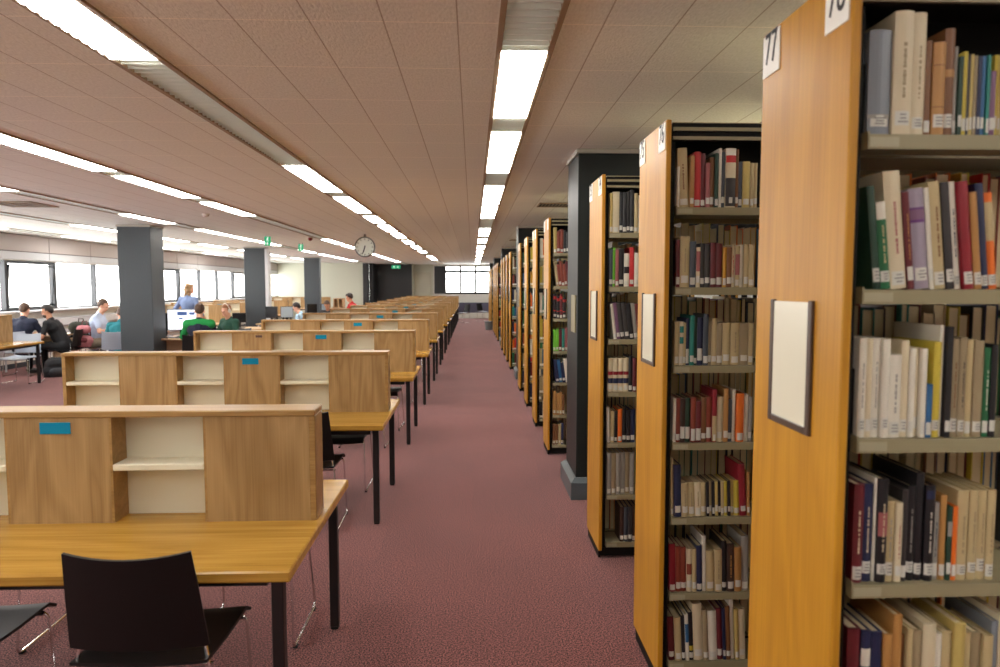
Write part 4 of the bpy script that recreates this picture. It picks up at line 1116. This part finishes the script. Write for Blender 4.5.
# ------------------------------------------------------------------ bags
def bag(label, loc, rz, m, m2, w=.34, h=.46, d=.22, name='backpack'):
    t = thing(name, label, 'bag', loc, rz)
    b = MB(); b.cap((-w*.2, 0, h*.25), (w*.2, 0, h*.25), d*.62, d*.62); b.cap((-w*.18, 0, h*.7), (w*.18, 0, h*.7), d*.5, d*.48); b.box(-w*.45, w*.45, -d*.4, d*.4, .0, h*.3, .02)
    link('sack', fuse(b, .012, 3), m, t)
    p = MB(); p.cap((-w*.2, -d*.45, h*.28), (w*.2, -d*.45, h*.28), d*.3, d*.3); link('front_pocket', fuse(p, .012, 2), m2, t)
    MB().tube([(-.05, d*.2, h*.85), (-.04, d*.24, h*1.02), (.04, d*.24, h*1.02), (.05, d*.2, h*.85)], .010).build('handle', m2, t)
    for s in (-1, 1): MB().tube(fillet([(s*w*.25, d*.35, h*.85), (s*w*.3, d*.62, h*.55), (s*w*.28, d*.4, h*.12)], .08), .013).build('strap', m2, t)
    return t
bag('dark olive backpack hung between the black T-shirt and pale blue shirt', (-7.92, 14.25, .455), .3, F('olive', (52, 54, 44)), F('olive_dark', (36, 38, 32)), .5, .55, .26)
bag('pink patterned bag beside the person in the pale blue shirt', (-7.72, 14.0, .47), .1, mat('pink_pattern', srgb(190, 120, 128), .8, bump=(18, .2, .004), var=.45), F('dusky_red', (112, 48, 54)), .26, .50, .18, 'tote_bag')
bag('black bag dumped on the carpet under the desk by the windows', (-7.72, 13.15, 0), .6, BLK, DKC, .5, .3, .3)
bt = thing('water_bottle', 'dark water bottle standing above the pink patterned bag', 'bottle', (-7.70, 14.62, .73))
MB().lathe([(.03, 0), (.034, .01), (.034, .15), (.02, .19), (.015, .21)], 16).build('flask', mat('bottle_indigo', srgb(52, 54, 110), .3), bt, smooth=True)
MB().lathe([(.018, .21), (.018, .235)], 14).build('cap', M_BLACKM, bt)
for (x, y, rz, lab) in ((-8.35, 13.9, .2, 'open white papers on the desk in front of the bearded person'), (-7.05, 14.5, .1, 'white papers on the desk in front of the person in pale blue')):
    p = MB().box(-.15, .15, -.105, .105, 0, .006).box(-.13, .17, -.12, .09, .006, .009).build('paper_stack', M_PAPER); p.location = (x, y, .7305); p.rotation_euler = (0, 0, rz); tag(p, lab, 'papers')

# ------------------------------------------------------------------ daylight, camera
w = bpy.data.worlds.new('World'); scn.world = w; w.use_nodes = True
bg = w.node_tree.nodes['Background']; bg.inputs['Color'].default_value = (1.0, 0.985, 0.96, 1); bg.inputs['Strength'].default_value = 11.0
def portal(loc, rot, sx, sy):
    l = bpy.data.lights.new('window_portal', 'AREA'); l.shape = 'RECTANGLE'; l.size = sx; l.size_y = sy; l.cycles.is_portal = True
    o = bpy.data.objects.new('window_portal', l); COL.objects.link(o); o.location = loc; o.rotation_euler = rot
portal((XL-.2, (wy[0]+wy[-1])/2, (Z0+Z1)/2), (0, -PI/2, 0), Z1-Z0+.1, wy[-1]-wy[0])
portal(((EW0+EW1)/2, YF+.2, 1.97), (-PI/2, 0, 0), EW1-EW0+.2, 1.5)

cam = bpy.data.cameras.new('Camera'); co = bpy.data.objects.new('Camera', cam); COL.objects.link(co)
cam.sensor_width = 36; cam.lens = 36*.690; cam.clip_start = .05; cam.clip_end = 200
PIT, PSI = -0.07017443751095204, 0.03973605352171944
co.location = (0, 0, 1.7); co.rotation_euler = (PI/2+PIT, 0, -PSI)
cam.dof.use_dof = True; cam.dof.focus_distance = 4.2; cam.dof.aperture_fstop = 3.2
scn.camera = co
scn.view_settings.view_transform = 'Standard'; scn.view_settings.look = 'None'
scn.view_settings.exposure = 0.1; scn.view_settings.gamma = 1.0; scn.view_settings.use_curve_mapping = False
scn.cycles.use_denoising = True
scn.cycles.max_bounces = 8; scn.cycles.diffuse_bounces = 5; scn.cycles.transparent_max_bounces = 12
scn.cycles.sample_clamp_indirect = 8
